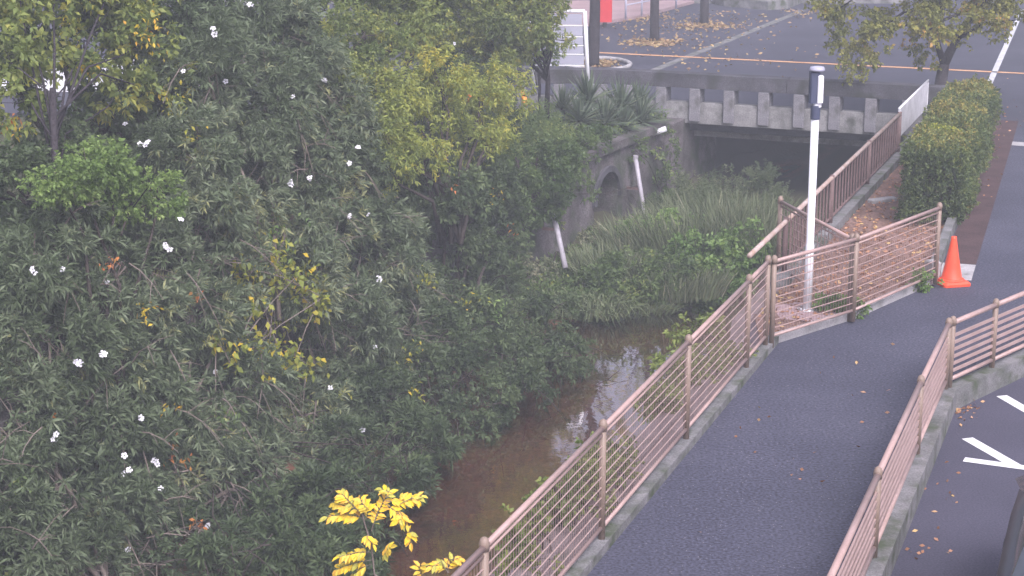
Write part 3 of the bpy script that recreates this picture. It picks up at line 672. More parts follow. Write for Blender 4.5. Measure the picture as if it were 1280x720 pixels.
# ================================================================= PARKED CAR (only its corner is in the frame)
def car(loc, rz):
    t = thing('parked_car', 'dark car with glossy paint standing in the parking area', 'car', loc, rz)
    # stations along the car (x forward): z of bonnet/roof line, half width, z lower
    st = [(-2.10, .72, .60, .34), (-2.02, .98, .74, .24), (-1.6, 1.06, .82, .20), (-0.9, 1.08, .845, .19), (0.3, 1.04, .85, .19), (1.0, .98, .84, .19), (1.6, .88, .80, .20), (2.0, .74, .68, .24), (2.12, .60, .54, .34)]
    v, f = [], []
    for x, zt_, hw, zl in st:
        ring = [(-hw * .86, zl), (-hw, zl + .14), (-hw * 1.0, zl + (zt_ - zl) * .6), (-hw * .95, zt_ - .06), (-hw * .80, zt_), (0, zt_ + .025), (hw * .80, zt_), (hw * .95, zt_ - .06), (hw * 1.0, zl + (zt_ - zl) * .6), (hw, zl + .14), (hw * .86, zl)]
        v += [(x, y_, z_) for y_, z_ in ring]
    n_ = 11
    for i in range(len(st) - 1):
        for k in range(n_):
            l = (k + 1) % n_
            f.append((i * n_ + k, i * n_ + l, (i + 1) * n_ + l, (i + 1) * n_ + k))
    f.append(tuple(range(n_ - 1, -1, -1))); f.append(tuple((len(st) - 1) * n_ + k for k in range(n_)))
    mb = MB(); mb.v, mb.f = v, f
    body = mb.build('body', M['car_paint'], t, True)
    # cabin
    v, f = [], []
    cs = [(-1.75, 1.03, .70, 1.03), (-1.30, 1.42, .58, 1.0), (-0.3, 1.50, .60, 1.0), (0.35, 1.44, .58, 1.0), (1.10, 1.0, .72, .96)]
    for x, zt_, hw, zl in cs:
        v += [(x, -hw - .13, zl), (x, -hw - .02, zl + (zt_ - zl) * .75), (x, -hw * .75, zt_), (x, 0, zt_ + .02), (x, hw * .75, zt_), (x, hw + .02, zl + (zt_ - zl) * .75), (x, hw + .13, zl)]
    for i in range(4):
        for k in range(6): f.append((i * 7 + k, (i + 1) * 7 + k, (i + 1) * 7 + k + 1, i * 7 + k + 1))
    mb = MB(); mb.v, mb.f = v, [tuple(q_) for q_ in f]; mb.build('cabin_glass', M['glass'], t, True)
    mb = MB(); mb.add([(-1.25, -.46, 1.44), (-.3, -.47, 1.52), (.3, -.46, 1.465), (.3, .46, 1.465), (-.3, .47, 1.52), (-1.25, .46, 1.44)], [(0, 1, 4, 5), (1, 2, 3, 4)]); mb.build('roof', M['car_paint'], t, True)
    for x in (-1.3, 1.32):
        for s_ in (-1, 1):
            w_ = link('wheel', None, t) if False else None
            mb = MB(); mb.tube([(x, s_ * .66, .31), (x, s_ * .865, .31)], .31, 20)
            w_ = mb.build('wheel', M['rubber'], t)
            mb = MB(); mb.tube([(x, s_ * .80, .31), (x, s_ * .875, .31)], .20, 16); mb.build('rim', M['alloy'], w_)
    for s_ in (-1, 1):
        mb = MB(); mb.bbox((1.98, s_ * .52, .66), (.16, .28, .14), -s_ * .35, .03); mb.build('headlight', M['headlamp'], t)
        mb = MB(); mb.bbox((.75, s_ * .95, 1.02), (.12, .18, .12), 0, .03); mb.build('mirror', M['car_paint'], t)
    mb = MB(); mb.bbox((2.10, 0, .42), (.06, .9, .12), 0, .015); mb.build('grille', M['black'], t)
    mb = MB(); mb.bbox((2.125, 0, .52), (.02, .33, .16), 0, .004); mb.build('number_plate', M['plate'], t)
    return t
car((4.62, 13.3, PARK), R(251))

# ================================================================= VEGETATION TOOLS
def unit(a): return a / np.maximum(np.linalg.norm(a, axis=1, keepdims=True), 1e-9)
def leaf_mesh(name, P, D, L, W_, T, mat, fold=0.25, droop=0.12):
    n = len(P)
    rnd = unit(rng.normal(size=(n, 3)) + np.array([0, 0, 0.9]))
    S = unit(np.cross(D, rnd)); Nn = np.cross(S, D)
    L = L[:, None]; W_ = W_[:, None]
    mid = P + D * L * 0.48 + Nn * (W_ * fold * 0.0)
    a = P; b = mid + S * W_ * 0.5 + Nn * W_ * fold; c = P + D * L - np.array([0, 0, 1.0]) * L * droop; d = mid - S * W_ * 0.5 + Nn * W_ * fold
    V = np.stack([a, b, c, d], 1).reshape(-1, 3).astype(np.float32)
    return raw_mesh(name, V, n, 4, T, mat)
def raw_mesh(name, V, nf, k, T, mat):
    me = bpy.data.meshes.new(name)
    me.vertices.add(len(V)); me.vertices.foreach_set('co', V.ravel())
    me.loops.add(nf * k); me.loops.foreach_set('vertex_index', np.arange(nf * k, dtype=np.int32))
    me.polygons.add(nf); me.polygons.foreach_set('loop_start', np.arange(0, nf * k, k, dtype=np.int32))
    at = me.attributes.new('tint', 'FLOAT', 'FACE'); at.data.foreach_set('value', np.clip(T, 0, 1).astype(np.float32))
    me.update(calc_edges=True); me.materials.append(mat)
    return me
def blade_mesh(name, P, D, L, W_, T, mat, droop=0.5, seg=3):
    """long curved blades, seg quads each"""
    n = len(P); S = unit(np.cross(D, np.array([0, 0, 1.0]) + 0.3 * rng.normal(size=(n, 3))))
    pts = []
    for s in range(seg + 1):
        u = s / seg
        c = P + D * (L * u)[:, None] - np.array([0, 0, 1.0]) * (L * droop * u * u)[:, None]
        w = (W_ * (1 - u ** 1.6) * 0.5 + 0.0015)[:, None]
        pts.append((c - S * w, c + S * w))
    quads = []
    for s in range(seg):
        quads.append(np.stack([pts[s][0], pts[s][1], pts[s + 1][1], pts[s + 1][0]], 1))
    V = np.stack(quads, 1).reshape(-1, 3).astype(np.float32)
    return raw_mesh(name, V, n * seg, 4, np.repeat(T, seg), mat)

STY = {  # leaf length, width, leaves per sprig, sprig density per m2, spread deg
    'oleander': dict(l=0.128, w=0.025, k=15, dens=95, a=(20, 75), stemlen=0.12, droop=0.12),
    'dark':     dict(l=0.085, w=0.032, k=11, dens=105, a=(25, 85), stemlen=0.12, droop=0.15),
    'mid':      dict(l=0.080, w=0.032, k=12, dens=110, a=(25, 85), stemlen=0.14, droop=0.2),
    'fine':     dict(l=0.060, w=0.014, k=20, dens=120, a=(20, 80), stemlen=0.16, droop=0.2),
    'round':    dict(l=0.055, w=0.032, k=12, dens=170, a=(25, 80), stemlen=0.09, droop=0.05),
    'pinnate':  dict(l=0.085, w=0.026, k=14, dens=90, a=(40, 80), stemlen=0.26, droop=0.45),
    'big':      dict(l=0.11, w=0.055, k=8, dens=80, a=(30, 85), stemlen=0.14, droop=0.3),
    'maple':    dict(l=0.075, w=0.055, k=10, dens=80, a=(40, 95), stemlen=0.20, droop=0.5),
}
CLOUD = []                                        # (points, owner) of the crowns already standing
def crown(lobes, sty, mult=1.0, shell=0.55):
    st = STY[sty]; PP, DD, LL, WW, TT = [], [], [], [], []; shift = rng.normal(0.04, 0.07)
    for c, r_ in lobes:
        c = np.array(c); rad = np.array(r_) if hasattr(r_, '__len__') else np.array([r_, r_, r_])
        rm = rad.mean(); area = 4 * math.pi * rm * rm
        ns = max(8, int(area * st['dens'] * mult))
        m = max(5, int(13 * min(2.5, rm)))
        cu = unit(rng.normal(size=(m, 3))); cc = cu * (0.62 + 0.38 * rng.random((m, 1)))
        crad = 0.22 + 0.30 * rng.random(m); ctint = rng.normal(0, 0.18, m) + shift
        idx = rng.integers(0, m, ns)
        loc = cc[idx] + unit(rng.normal(size=(ns, 3))) * (crad[idx] * rng.random(ns) ** 0.45)[:, None]
        fill = rng.random(ns) < 0.22               # stray sprigs between the clumps
        loc[fill] = unit(rng.normal(size=(fill.sum(), 3))) * (shell + (1 - shell) * rng.random((fill.sum(), 1)))
        out = unit(loc)
        ax = unit(out * 0.9 + 0.6 * unit(loc - cc[idx]) + np.array([0, 0, 0.35]) + 0.45 * rng.normal(size=(ns, 3)))
        base = c + loc * rad
        k = st['k']; N_ = ns * k
        ax_ = np.repeat(ax, k, 0); b_ = np.repeat(base, k, 0)
        perp = unit(np.cross(ax_, rng.normal(size=(N_, 3))))
        al = np.radians(st['a'][0] + (st['a'][1] - st['a'][0]) * rng.random(N_))[:, None]
        D = unit(ax_ * np.cos(al) + perp * np.sin(al) - np.array([0, 0, st['droop']]) * 0.8)
        P = b_ + ax_ * (st['stemlen'] * rng.random((N_, 1)))
        sc = 0.65 + 0.6 * rng.random(N_)
        PP.append(P); DD.append(D); LL.append(st['l'] * sc); WW.append(st['w'] * sc)
        TT.append(np.repeat(0.45 + ctint[idx] + rng.normal(0, 0.09, ns), k) + rng.normal(0, 0.10, N_))
    return [np.concatenate(a) for a in (PP, DD, LL, WW, TT)]
def stems(base, lobes, r0, twig_n=4, extra=0, spread=0.25, fork=None):
    mb = MB(); base = Vector(base)
    if fork is not None:
        fk = Vector(fork); md = base.lerp(fk, .5) + Vector((.04, .02, 0))
        mb.tube([base - Vector((0, 0, .2)), md, fk], [r0 * 1.5, r0 * 1.25, r0], 9)
        root = base; base = fk; r0 *= .5; spread = .02
    for c, r_ in lobes:
        c = Vector(c); rm = r_ if not hasattr(r_, '__len__') else sum(r_) / 3
        b0 = base + Vector((random.uniform(-1, 1), random.uniform(-1, 1), 0)) * spread
        if fork is not None: b0 = fk.lerp(root, random.uniform(0, .4) ** 1.0)
        m1 = b0.lerp(c, 0.35) + Vector((random.uniform(-.15, .15), random.uniform(-.15, .15), 0.25 * (c - b0).length * .4))
        m2 = b0.lerp(c, 0.7) + Vector((random.uniform(-.15, .15), random.uniform(-.15, .15), 0.12))
        mb.tube([b0 - Vector((0, 0, .15)), m1, m2, c], [r0, r0 * .75, r0 * .5, r0 * .3], 6)
        for k in range(twig_n):
            d = Vector((random.gauss(0, 1), random.gauss(0, 1), random.gauss(.3, .8))).normalized()
            e_ = c + d * rm * random.uniform(.6, .95)
            mb.tube([m2.lerp(c, random.uniform(.2, 1)), c.lerp(e_, .5) + Vector((random.gauss(0, .06), random.gauss(0, .06), random.gauss(0.05, .06))), e_], [r0 * .25, r0 * .18, 0.004], 4)
        for k in range(extra):                      # bare arching twigs showing through the leaves
            d = Vector((random.gauss(0, 1), -abs(random.gauss(.8, .5)), random.gauss(0, .7))).normalized()
            s_ = c + d * rm * random.uniform(.7, 1.0)
            l_ = random.uniform(.35, .9); g = Vector((random.gauss(0, .7), random.gauss(-.3, .3), random.gauss(-.1, .6))).normalized()
            p_ = [s_ + g * (l_ * u) + Vector((0, 0, -0.5 * l_ * u * u)) for u in (0, .33, .66, 1)]
            mb.tube(p_, [.011, .009, .007, .004], 4, False)
            for j in range(2):
                q_ = p_[1 + j]; g2 = (g + Vector((random.gauss(0, .6), random.gauss(0, .4), random.gauss(0, .6)))).normalized()
                mb.tube([q_, q_ + g2 * l_ * .35 + Vector((0, 0, -.03)), q_ + g2 * l_ * .6 + Vector((0, 0, -.1))], [.006, .005, .003], 3, False)
    return mb

def wallY(px): return 15.27 / (0.47 - (px - 640) / 2240.0)
def depth(px, py): return wallY(px) - 2.0 - 2.2 * min(1, max(0, px) / 420) + (3.4 + 2.0 * min(1, max(0, px) / 420)) * (720 - py) / 720
def lobes_px(spec, dy=0.0, flat=1.0):
    out = []
    for s in spec:
        px, py, rp = s[:3]; Y = depth(px, py) + dy + (s[3] if len(s) > 3 else 0)
        r_ = rp * Y * 1.03 / F
        c = AT(px, py, Y + r_ * 0.9)
        out.append((tuple(c), (r_, r_ * 1.05, r_ * flat)))
    return out
def plant(name, label, cat, base, lobes, sty, mat, r0=0.035, mult=1.0, woody='stems', green='foliage', barkm='bark', extra=0, twig_n=4, group=None, cloud=True, spread=0.25, fork=None):
    t = thing(name, label, cat, base, group=group)
    b = np.array(base)
    P, D, L, W_, T = crown(lobes, sty, mult)
    me = leaf_mesh(green, P - b, D, L, W_, T, M[mat])
    link(green, me, t)
    lb = [(tuple(Vector(c) - Vector(base)), r_) for c, r_ in lobes]
    stems((0, 0, 0), lb, r0, twig_n, extra, spread, None if fork is None else tuple(Vector(fork) - Vector(base))).build(woody, M[barkm], t, True)
    if cloud: CLOUD.append((P[::5], t))
    return t
def berm(px, py=640, back=1.0):                     # a rooting point on the berm at the foot of the left wall
    Y = wallY(px) - back; x = (px - 640) / 2240.0 * Y
    return (x, Y, -1.8)
def top(px, back=1.5):                              # a rooting point on the bank above the wall
    Y = wallY(px) + back; x = (px - 640) / 2240.0 * Y
    return (x - 0.0, Y, -0.06)

# ================================================================= TREES AND SHRUBS OF THE LEFT BANK
plant('oleander_shrub', 'grey green oleander with trailing bare twigs beside the round bright bush', 'shrub', berm(70), lobes_px([(50, 440, 75), (30, 340, 65), (110, 385, 60), (15, 520, 70), (80, 300, 55), (140, 330, 40)]), 'oleander', 'oleander', extra=5, barkm='twig')
plant('oleander_shrub', 'low sprawling oleander with pairs of white flowers above leaf litter', 'shrub', berm(100, back=2), lobes_px([(60, 610, 80), (135, 560, 70), (150, 640, 65), (40, 700, 70), (110, 720, 60), (0, 620, 60)]), 'oleander', 'oleander', extra=6, barkm='twig')
plant('oleander_shrub', 'oleander of upright shoots growing below the bright green bush', 'shrub', berm(210), lobes_px([(190, 330, 65), (250, 280, 60), (180, 420, 60), (240, 390, 60), (290, 340, 50), (140, 460, 50)]), 'oleander', 'oleander', extra=5, barkm='twig')
plant('oleander_shrub', 'tallest oleander thick with white flowers near its top', 'shrub', top(330, -0.5), lobes_px([(330, 130, 80), (260, 95, 65), (385, 205, 70), (305, 225, 65), (410, 130, 60), (350, 60, 60), (430, 190, 50), (235, 190, 55)]), 'oleander', 'oleander', extra=3, barkm='twig')
plant('oleander_shrub', 'oleander with long leaning branches hung with yellow vine leaves', 'shrub', berm(420), lobes_px([(400, 280, 65), (470, 325, 60), (430, 400, 65), (490, 400, 50), (370, 345, 60), (455, 260, 50), (505, 350, 40)]), 'oleander', 'oleander', extra=6, barkm='twig')
plant('oleander_shrub', 'dull oleander with orange tipped shoots among bare fanning twigs', 'shrub', berm(240, back=1.6), lobes_px([(230, 520, 70), (300, 480, 60), (265, 600, 70), (190, 500, 55), (210, 590, 50)]), 'oleander', 'oleander', extra=8, barkm='twig', mult=.85)
plant('oleander_shrub', 'oleander leaning out over the dark water behind the yellow sapling', 'shrub', berm(400, back=1.6), lobes_px([(380, 520, 70), (450, 495, 60), (345, 590, 65), (430, 575, 60), (480, 550, 45), (400, 620, 45)]), 'oleander', 'oleander', extra=8, barkm='twig', mult=.85)
plant('brush_thicket', 'dim tangled thicket of bare twigs at the water edge', 'shrub', berm(320, back=2.6), lobes_px([(290, 660, 60), (370, 680, 60), (220, 690, 60), (440, 660, 40), (330, 720, 60), (180, 700, 60)]), 'dark', 'dark_leaf', extra=16, barkm='twig', mult=.5)
plant('round_bush', 'bright green rounded bush standing out of the oleanders', 'shrub', top(140, -1.0), lobes_px([(110, 215, 42), (168, 243, 46), (70, 230, 40), (200, 245, 28), (140, 205, 34)], -0.5, 0.8), 'round', 'fresh_leaf')
plant('yellowing_tree', 'slender tree with dark trunk and yellowing leaves by the white wall', 'tree', top(60, 1.0), lobes_px([(40, 35, 55), (125, 30, 55), (175, 55, 42), (20, 130, 32), (150, 110, 38), (210, 110, 30), (90, 75, 22), (8, 75, 30), (80, -30, 70), (160, -40, 60), (20, -40, 60)], 0.8), 'big', 'lime_leaf', r0=0.038, mult=.6, woody='trunk', green='crown', barkm='bark_dark', fork=tuple(AT(66, 110, top(60, 1.0)[1])))
plant('dark_tree', 'dark evergreen tree closing the gap between the yellowing tree and the oleanders', 'tree', top(170, 2.0), lobes_px([(180, 150, 75, 1.5), (240, 20, 70, 2), (130, 160, 45, 1.5), (300, 10, 70, 2), (200, -40, 90, 2.5), (250, 150, 60, 2.0), (60, 180, 60, 1), (10, 240, 60, 0.6), (90, 260, 55, .8), (10, 60, 45, 2.2), (100, 55, 40, 2.6), (15, 105, 30, 2.2), (125, 105, 30, 2.4), (150, -10, 60, 2.4), (60, 0, 60, 2.6)]), 'dark', 'dark_leaf', r0=0.07, woody='trunk', green='crown', mult=.8)
plant('layered_tree', 'tall green tree with tiered sprays at the top of the bank', 'tree', top(450, 1.5), lobes_px([(440, 60, 65, 1), (500, 25, 60, 1), (470, 110, 50, .6), (390, 20, 60, 1.2), (420, 100, 45, .5), (450, -50, 90, 1.5), (540, -30, 70, 1.5)], 0, .65), 'mid', 'lime_leaf', r0=0.08, woody='trunk', green='crown', mult=.9)
plant('pinnate_tree', 'tree with drooping yellow green feathery leaves in mid bank', 'tree', top(560, -1.0), lobes_px([(560, 118, 42), (598, 140, 38), (525, 160, 38), (500, 195, 30), (612, 110, 28), (545, 92, 28), (490, 215, 20), (620, 160, 22), (470, 150, 30, .3), (500, 120, 34, .3), (530, 200, 24), (590, 185, 28), (640, 120, 24, .4)], -0.8, .8), 'pinnate', 'pinnate_leaf', r0=0.04, woody='trunk', green='crown', mult=.75)
plant('street_side_tree', 'leafy mid green tree whose crown overhangs the lavender board', 'tree', tuple(AT(683, 138, 37.2)), [(tuple(AT(px, py, 36.4 + dy)), r_) for px, py, r_, dy in ((595, 20, .95, 0), (640, 20, .75, 0), (668, 38, .36, .3), (625, 65, .55, 0), (560, 45, .8, .2), (605, 75, .6, -.4), (650, -20, .8, .4), (600, -50, 1.5, 0.5), (690, 5, .22, .2), (705, 51, .13, .4), (625, 50, .3, .2))], 'mid', 'lime_leaf', r0=0.04, woody='trunk', green='crown', barkm='bark_dark', mult=.9, fork=tuple(AT(682, 62, 37.1)))
plant('young_tree', 'thin dark sapling trunk rising beside the yuccas', 'tree', tuple(AT(673, 132, 37.8)), [(tuple(AT(668, 60, 37.6)), .45), (tuple(AT(690, 70, 37.6)), .12)], 'mid', 'mid_leaf', r0=0.022, woody='trunk', green='crown', barkm='bark_dark', mult=.5, fork=tuple(AT(672, 85, 37.8)))
plant('feathery_bush', 'soft fine leaved green bush above the leaning pipe', 'shrub', top(655, -0.5), lobes_px([(660, 190, 55), (636, 182, 36), (692, 225, 40), (645, 240, 50), (605, 205, 48), (690, 180, 36), (620, 260, 40), (670, 265, 30)], 1.4, .85), 'fine', 'mid_leaf', r0=0.03)
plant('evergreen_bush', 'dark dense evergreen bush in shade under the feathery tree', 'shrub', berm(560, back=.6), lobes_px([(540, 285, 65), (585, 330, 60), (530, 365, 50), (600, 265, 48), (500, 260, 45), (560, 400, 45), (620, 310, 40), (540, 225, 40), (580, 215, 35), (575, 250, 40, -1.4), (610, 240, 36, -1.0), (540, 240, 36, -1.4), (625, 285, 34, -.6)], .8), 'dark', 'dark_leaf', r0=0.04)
plant('waterside_bush', 'broad green bush with pale leaf tips overhanging the stream bend', 'shrub', berm(610, back=1.6), lobes_px([(585, 440, 58), (640, 420, 55), (560, 505, 50), (620, 495, 45), (675, 445, 36), (605, 380, 48), (650, 480, 36), (540, 450, 45), (590, 530, 28), (520, 510, 36), (690, 462, 32, -1.6), (655, 500, 34, -2.2), (612, 535, 32, -2.2), (712, 432, 28, -1.2), (570, 555, 26, -2.4), (640, 460, 34, -1.2)], .3), 'oleander', 'dark_leaf', r0=0.035, extra=2)
plant('wall_foot_bush', 'grey green leafy bush against the river wall below the leaning pipe', 'shrub', berm(690, back=1.4), lobes_px([(690, 360, 36), (720, 335, 34), (655, 360, 40), (740, 310, 30), (630, 345, 36), (700, 400, 34), (660, 395, 36)], .8), 'dark', 'reed', r0=0.025, mult=.9)
plant('hanging_shrub', 'leafy shrub spilling over the coping of the river wall beside the yuccas', 'shrub', tuple(Vector((wall_x(34.6) - .4, 34.6, -.06))), [(tuple(AT(px, py, Y)), r_) for px, py, Y, r_ in ((665, 215, 32.6, .5), (698, 203, 33.6, .42), (722, 190, 34.6, .34), (690, 232, 33.0, .36), (655, 250, 32.2, .4), (712, 215, 34.2, .22), (738, 178, 35.6, .3), (680, 262, 32.8, .26))], 'mid', 'mid_leaf', r0=0.025, mult=.8)
plant('wall_creeper', 'thin creeper growing up the bridge abutment beside the culvert', 'creeper', tuple(W(3.2, -1.8, .35)), [(tuple(W(u_, z_, o_)), r_) for u_, z_, o_, r_ in ((3.0, -.3, .2, .25), (3.1, -.8, .2, .22), (2.9, -1.3, .2, .25), (3.2, -1.8, .25, .3), (1.4, -2.0, .15, .3), (-.9, -1.9, .15, .35), (-1.4, -.6, .1, .25), (1.5, -.2, .1, .2))], 'mid', 'mid_leaf', r0=0.015, mult=.45)
def lobes_at(spec): return [(tuple(AT(px, py, Y)), (r_, r_, r_ * .8)) for px, py, Y, r_ in spec]
plant('overhanging_bush', 'leafy green bush whose low branches touch the stream at the bend', 'shrub', (-1.5, 28.0, -1.8), lobes_at([(610, 505, 25.4, .36), (560, 530, 24.6, .36), (660, 482, 26.2, .34), (703, 455, 27.4, .32), (645, 450, 26.8, .45), (585, 470, 25.8, .45), (690, 425, 28.0, .4), (530, 500, 25.0, .45), (720, 440, 28.2, .26), (600, 535, 24.8, .22), (620, 405, 28.2, .55), (560, 430, 27.0, .55), (655, 400, 28.6, .45), (520, 455, 26.0, .5), (690, 390, 29.2, .4)]), 'dark', 'dark_leaf', r0=0.016, extra=2)
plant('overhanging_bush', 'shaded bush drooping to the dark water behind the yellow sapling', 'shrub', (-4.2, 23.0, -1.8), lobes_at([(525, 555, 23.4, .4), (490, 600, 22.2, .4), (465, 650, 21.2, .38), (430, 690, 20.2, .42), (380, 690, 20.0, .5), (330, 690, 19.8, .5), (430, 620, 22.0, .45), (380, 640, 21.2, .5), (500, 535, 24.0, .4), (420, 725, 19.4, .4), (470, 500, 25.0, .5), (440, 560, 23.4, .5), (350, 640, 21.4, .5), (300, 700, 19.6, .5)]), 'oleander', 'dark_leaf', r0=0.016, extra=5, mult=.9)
# screen of trees further back on the left bank
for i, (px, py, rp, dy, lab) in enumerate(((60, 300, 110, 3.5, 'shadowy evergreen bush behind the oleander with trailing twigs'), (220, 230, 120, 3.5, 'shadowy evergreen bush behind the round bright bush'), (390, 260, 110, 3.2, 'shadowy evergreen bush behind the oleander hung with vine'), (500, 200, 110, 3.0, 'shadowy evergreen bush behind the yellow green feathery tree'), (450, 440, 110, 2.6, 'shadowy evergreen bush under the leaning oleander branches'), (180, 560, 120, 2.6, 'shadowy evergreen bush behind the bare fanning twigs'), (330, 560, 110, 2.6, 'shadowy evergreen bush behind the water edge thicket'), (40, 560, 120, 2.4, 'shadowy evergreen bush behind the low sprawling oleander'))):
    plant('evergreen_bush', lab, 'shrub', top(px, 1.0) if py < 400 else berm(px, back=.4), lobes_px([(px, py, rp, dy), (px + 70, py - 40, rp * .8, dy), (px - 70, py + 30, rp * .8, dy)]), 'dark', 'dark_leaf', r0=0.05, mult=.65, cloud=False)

# ================================================================= FLOWERS AND COLOURED SPRAYS ON THE SHRUBS
allP = np.concatenate([c[0] for c in CLOUD]); own = np.concatenate([np.full(len(c[0]), i) for i, c in enumerate(CLOUD)])
rel = allP - np.array([0, 0, CAM_H])
def on_crown(px, py, tol=0.10):
    d = np.array(ray(px, py)); d /= np.linalg.norm(d)
    s = rel @ d; perp = np.linalg.norm(rel - s[:, None] * d, axis=1)
    ok = np.where(perp < tol)[0]
    if len(ok) == 0: ok = np.argsort(perp)[:8]
    k = ok[np.argsort(s[ok])[min(3, len(ok) - 1)]]
    return np.array([0, 0, CAM_H]) + d * s[k], CLOUD[own[k]][1]
mb = MB()
for k in range(5):
    a_ = 2 * math.pi * k / 5; ca, sa = math.cos(a_), math.sin(a_)
    pt = lambda r_, w, z: (r_ * ca - w * sa, r_ * sa + w * ca, z)
    mb.add([pt(.004, 0, 0), pt(.024, -.016, .010), pt(.040, -.012, .012), pt(.043, .010, .004), pt(.024, .017, .014)], [(0, 1, 2, 3, 4)])
flower_me = mb.mesh('flower', M['flower'])
fl = [(230, 88), (238, 86), (367, 120), (408, 100), (158, 154), (176, 179), (183, 181), (365, 230), (389, 223), (437, 203), (448, 184), (227, 273), (209, 307), (43, 335), (136, 351), (101, 451), (132, 441), (270, 463), (461, 267), (473, 346), (437, 270), (413, 483), (454, 535), (470, 432), (68, 546), (178, 521), (157, 567), (159, 588), (163, 585), (194, 573), (261, 655), (162, 684), (269, 40), (313, 5), (283, 101), (568, 54), (80, 335), (47, 340), (202, 608)]
for px, py in fl:
    p, ow = on_crown(px, py)
    n_ = random.choice((1, 1, 2, 2, 3))
    for j in range(n_):
        loc = Vector(p) - ow.location + Vector((random.uniform(-.03, .03) * j, -0.07, random.uniform(-.03, .03) * j))
        link('flower', flower_me, ow, loc, (R(random.uniform(25, 85)), R(random.uniform(-30, 30)), random.uniform(-.8, .8)), (random.uniform(.75, 1.1),) * 3)
def spray(px, py, r_px, mat, n, l=.075, w=.036, droop=.4, name='coloured_leaf_spray'):
    p, ow = on_crown(px, py, .14)
    r_ = r_px * p[1] / F
    ns = n; c = p + np.array([0, -.06, 0])
    P = c + rng.normal(size=(ns, 3)) * r_ * .5
    D = unit(rng.normal(size=(ns, 3)) + np.array([0, -.3, -droop]))
    sc = .7 + .5 * rng.random(ns)
    me = leaf_mesh(name, P - np.array(ow.location), D, l * sc, w * sc, rng.random(ns), M[mat])
    return link(name, me, ow, kind='stuff')
for a_ in ((180, 40, 26, 'yellow_leaf', 70), (90, 22, 18, 'yg_leaf', 30), (216, 124, 18, 'yg_leaf', 50), (108, 84, 12, 'yellow_leaf', 18), (12, 158, 20, 'yellow_leaf', 26), (20, 150, 8, 'orange_leaf', 8), (185, 386, 14, 'yellow_leaf', 26), (137, 328, 10, 'orange_leaf', 18), (530, 348, 16, 'yg_leaf', 40), (512, 440, 22, 'yg_leaf', 36), (430, 490, 10, 'yg_leaf', 14), (205, 507, 5, 'yellow_leaf', 4), (225, 505, 5, 'yellow_leaf', 4), (222, 558, 10, 'orange_leaf', 8), (234, 573, 8, 'orange_leaf', 8), (214, 572, 6, 'orange_leaf', 5), (67, 521, 5, 'orange_leaf', 4), (248, 367, 7, 'orange_leaf', 10), (248, 652, 10, 'orange_leaf', 14), (568, 234, 5, 'orange_leaf', 4), (586, 122, 5, 'orange_leaf', 4), (640, 285, 8, 'orange_leaf', 6), (620, 245, 10, 'yellow_leaf', 10), (345, 295, 28, 'bright_leaf', 110), (240, 165, 14, 'yg_leaf', 26), (520, 490, 14, 'yg_leaf', 20), (590, 375, 20, 'yg_leaf', 40), (620, 385, 16, 'bright_leaf', 30), (285, 520, 24, 'mid_leaf', 60), (30, 600, 16, 'mid_leaf', 30), (205, 110, 12, 'yg_leaf', 20), (270, 420, 16, 'yg_leaf', 22)):
    spray(*a_)
# vine with yellowing leaves: its own plant hanging through the oleander
vb = berm(350)
vine = thing('climbing_vine', 'climbing vine with large yellowing leaves hanging through the oleander', 'vine', vb)
mb = MB(); prevp = Vector((0, 0, 0)); PP = []
for px, py, rp, n_ in ((330, 470, 10, 4), (325, 430, 26, 34), (345, 400, 28, 40), (320, 385, 22, 26), (300, 430, 16, 16), (375, 340, 26, 40), (385, 360, 24, 46), (350, 350, 24, 36), (395, 385, 20, 26), (370, 445, 22, 34), (385, 455, 20, 30), (350, 435, 16, 16), (310, 345, 20, 26), (345, 315, 24, 30), (300, 330, 14, 12), (405, 370, 12, 12), (290, 455, 10, 8), (270, 425, 10, 8)):
    p, ow = on_crown(px, py, .14); p = p + np.array([0, -.08, 0])
    q_ = Vector(p) - Vector(vb)
    mb.tube([prevp, prevp.lerp(q_, .5) + Vector((0, .05, .05)), q_], [.010, .008, .006], 4, False); prevp = q_
    n_ = int(n_ * 1.7); PP.append(p + rng.normal(size=(n_, 3)) * rp * p[1] / F * .5)
P = np.concatenate(PP); n_ = len(P)
D = unit(rng.normal(size=(n_, 3)) + np.array([0, -.4, -.7])); sc = .7 + .6 * rng.random(n_)
link('foliage', leaf_mesh('foliage', P - np.array(vb), D, .10 * sc, .062 * sc, np.clip(rng.normal(.55, .25, n_), 0, 1), M['yg_leaf']), vine)
mb.build('stems', M['twig'], vine, True)

# ================================================================= GRASSES, REEDS AND PLANTS IN THE STREAM
def grass_clump(name, label, cat, c, rad, n, l, w, mat, droop=.5, group=None, lean=(0, 0), up=1.1):
    t = thing(name, label, cat, tuple(c), group=group)
    a_ = rng.random(n) * 2 * math.pi; r_ = np.sqrt(rng.random(n))
    P = np.stack([np.cos(a_) * r_ * rad[0], np.sin(a_) * r_ * rad[1], -0.05 + 0 * a_], 1)
    D = unit(np.stack([np.cos(a_) * .55 * r_ + rng.normal(0, .25, n) + lean[0], np.sin(a_) * .55 * r_ + rng.normal(0, .25, n) + lean[1], up + 0 * a_], 1))
    L = l * (.55 + .6 * rng.random(n)); W_ = w * (.7 + .6 * rng.random(n))
    me = blade_mesh('blades', P, D, L, W_, np.clip(rng.normal(.5, .22, n), 0, 1), M[mat], droop)
    link('blades', me, t)
    return t
def bedp(px, py, z=-1.85): return tuple(G(px, py, z))
grass_clump('long_grass', 'tall strappy grass clump below the arched drain', 'grass clump', bedp(742, 388), (.6, .6), 420, 1.0, .03, 'grass', .75)
grass_clump('long_grass', 'strappy grass clump at the foot of the leaning pipe', 'grass clump', bedp(715, 385), (.7, .5), 380, .9, .028, 'reed', .8)
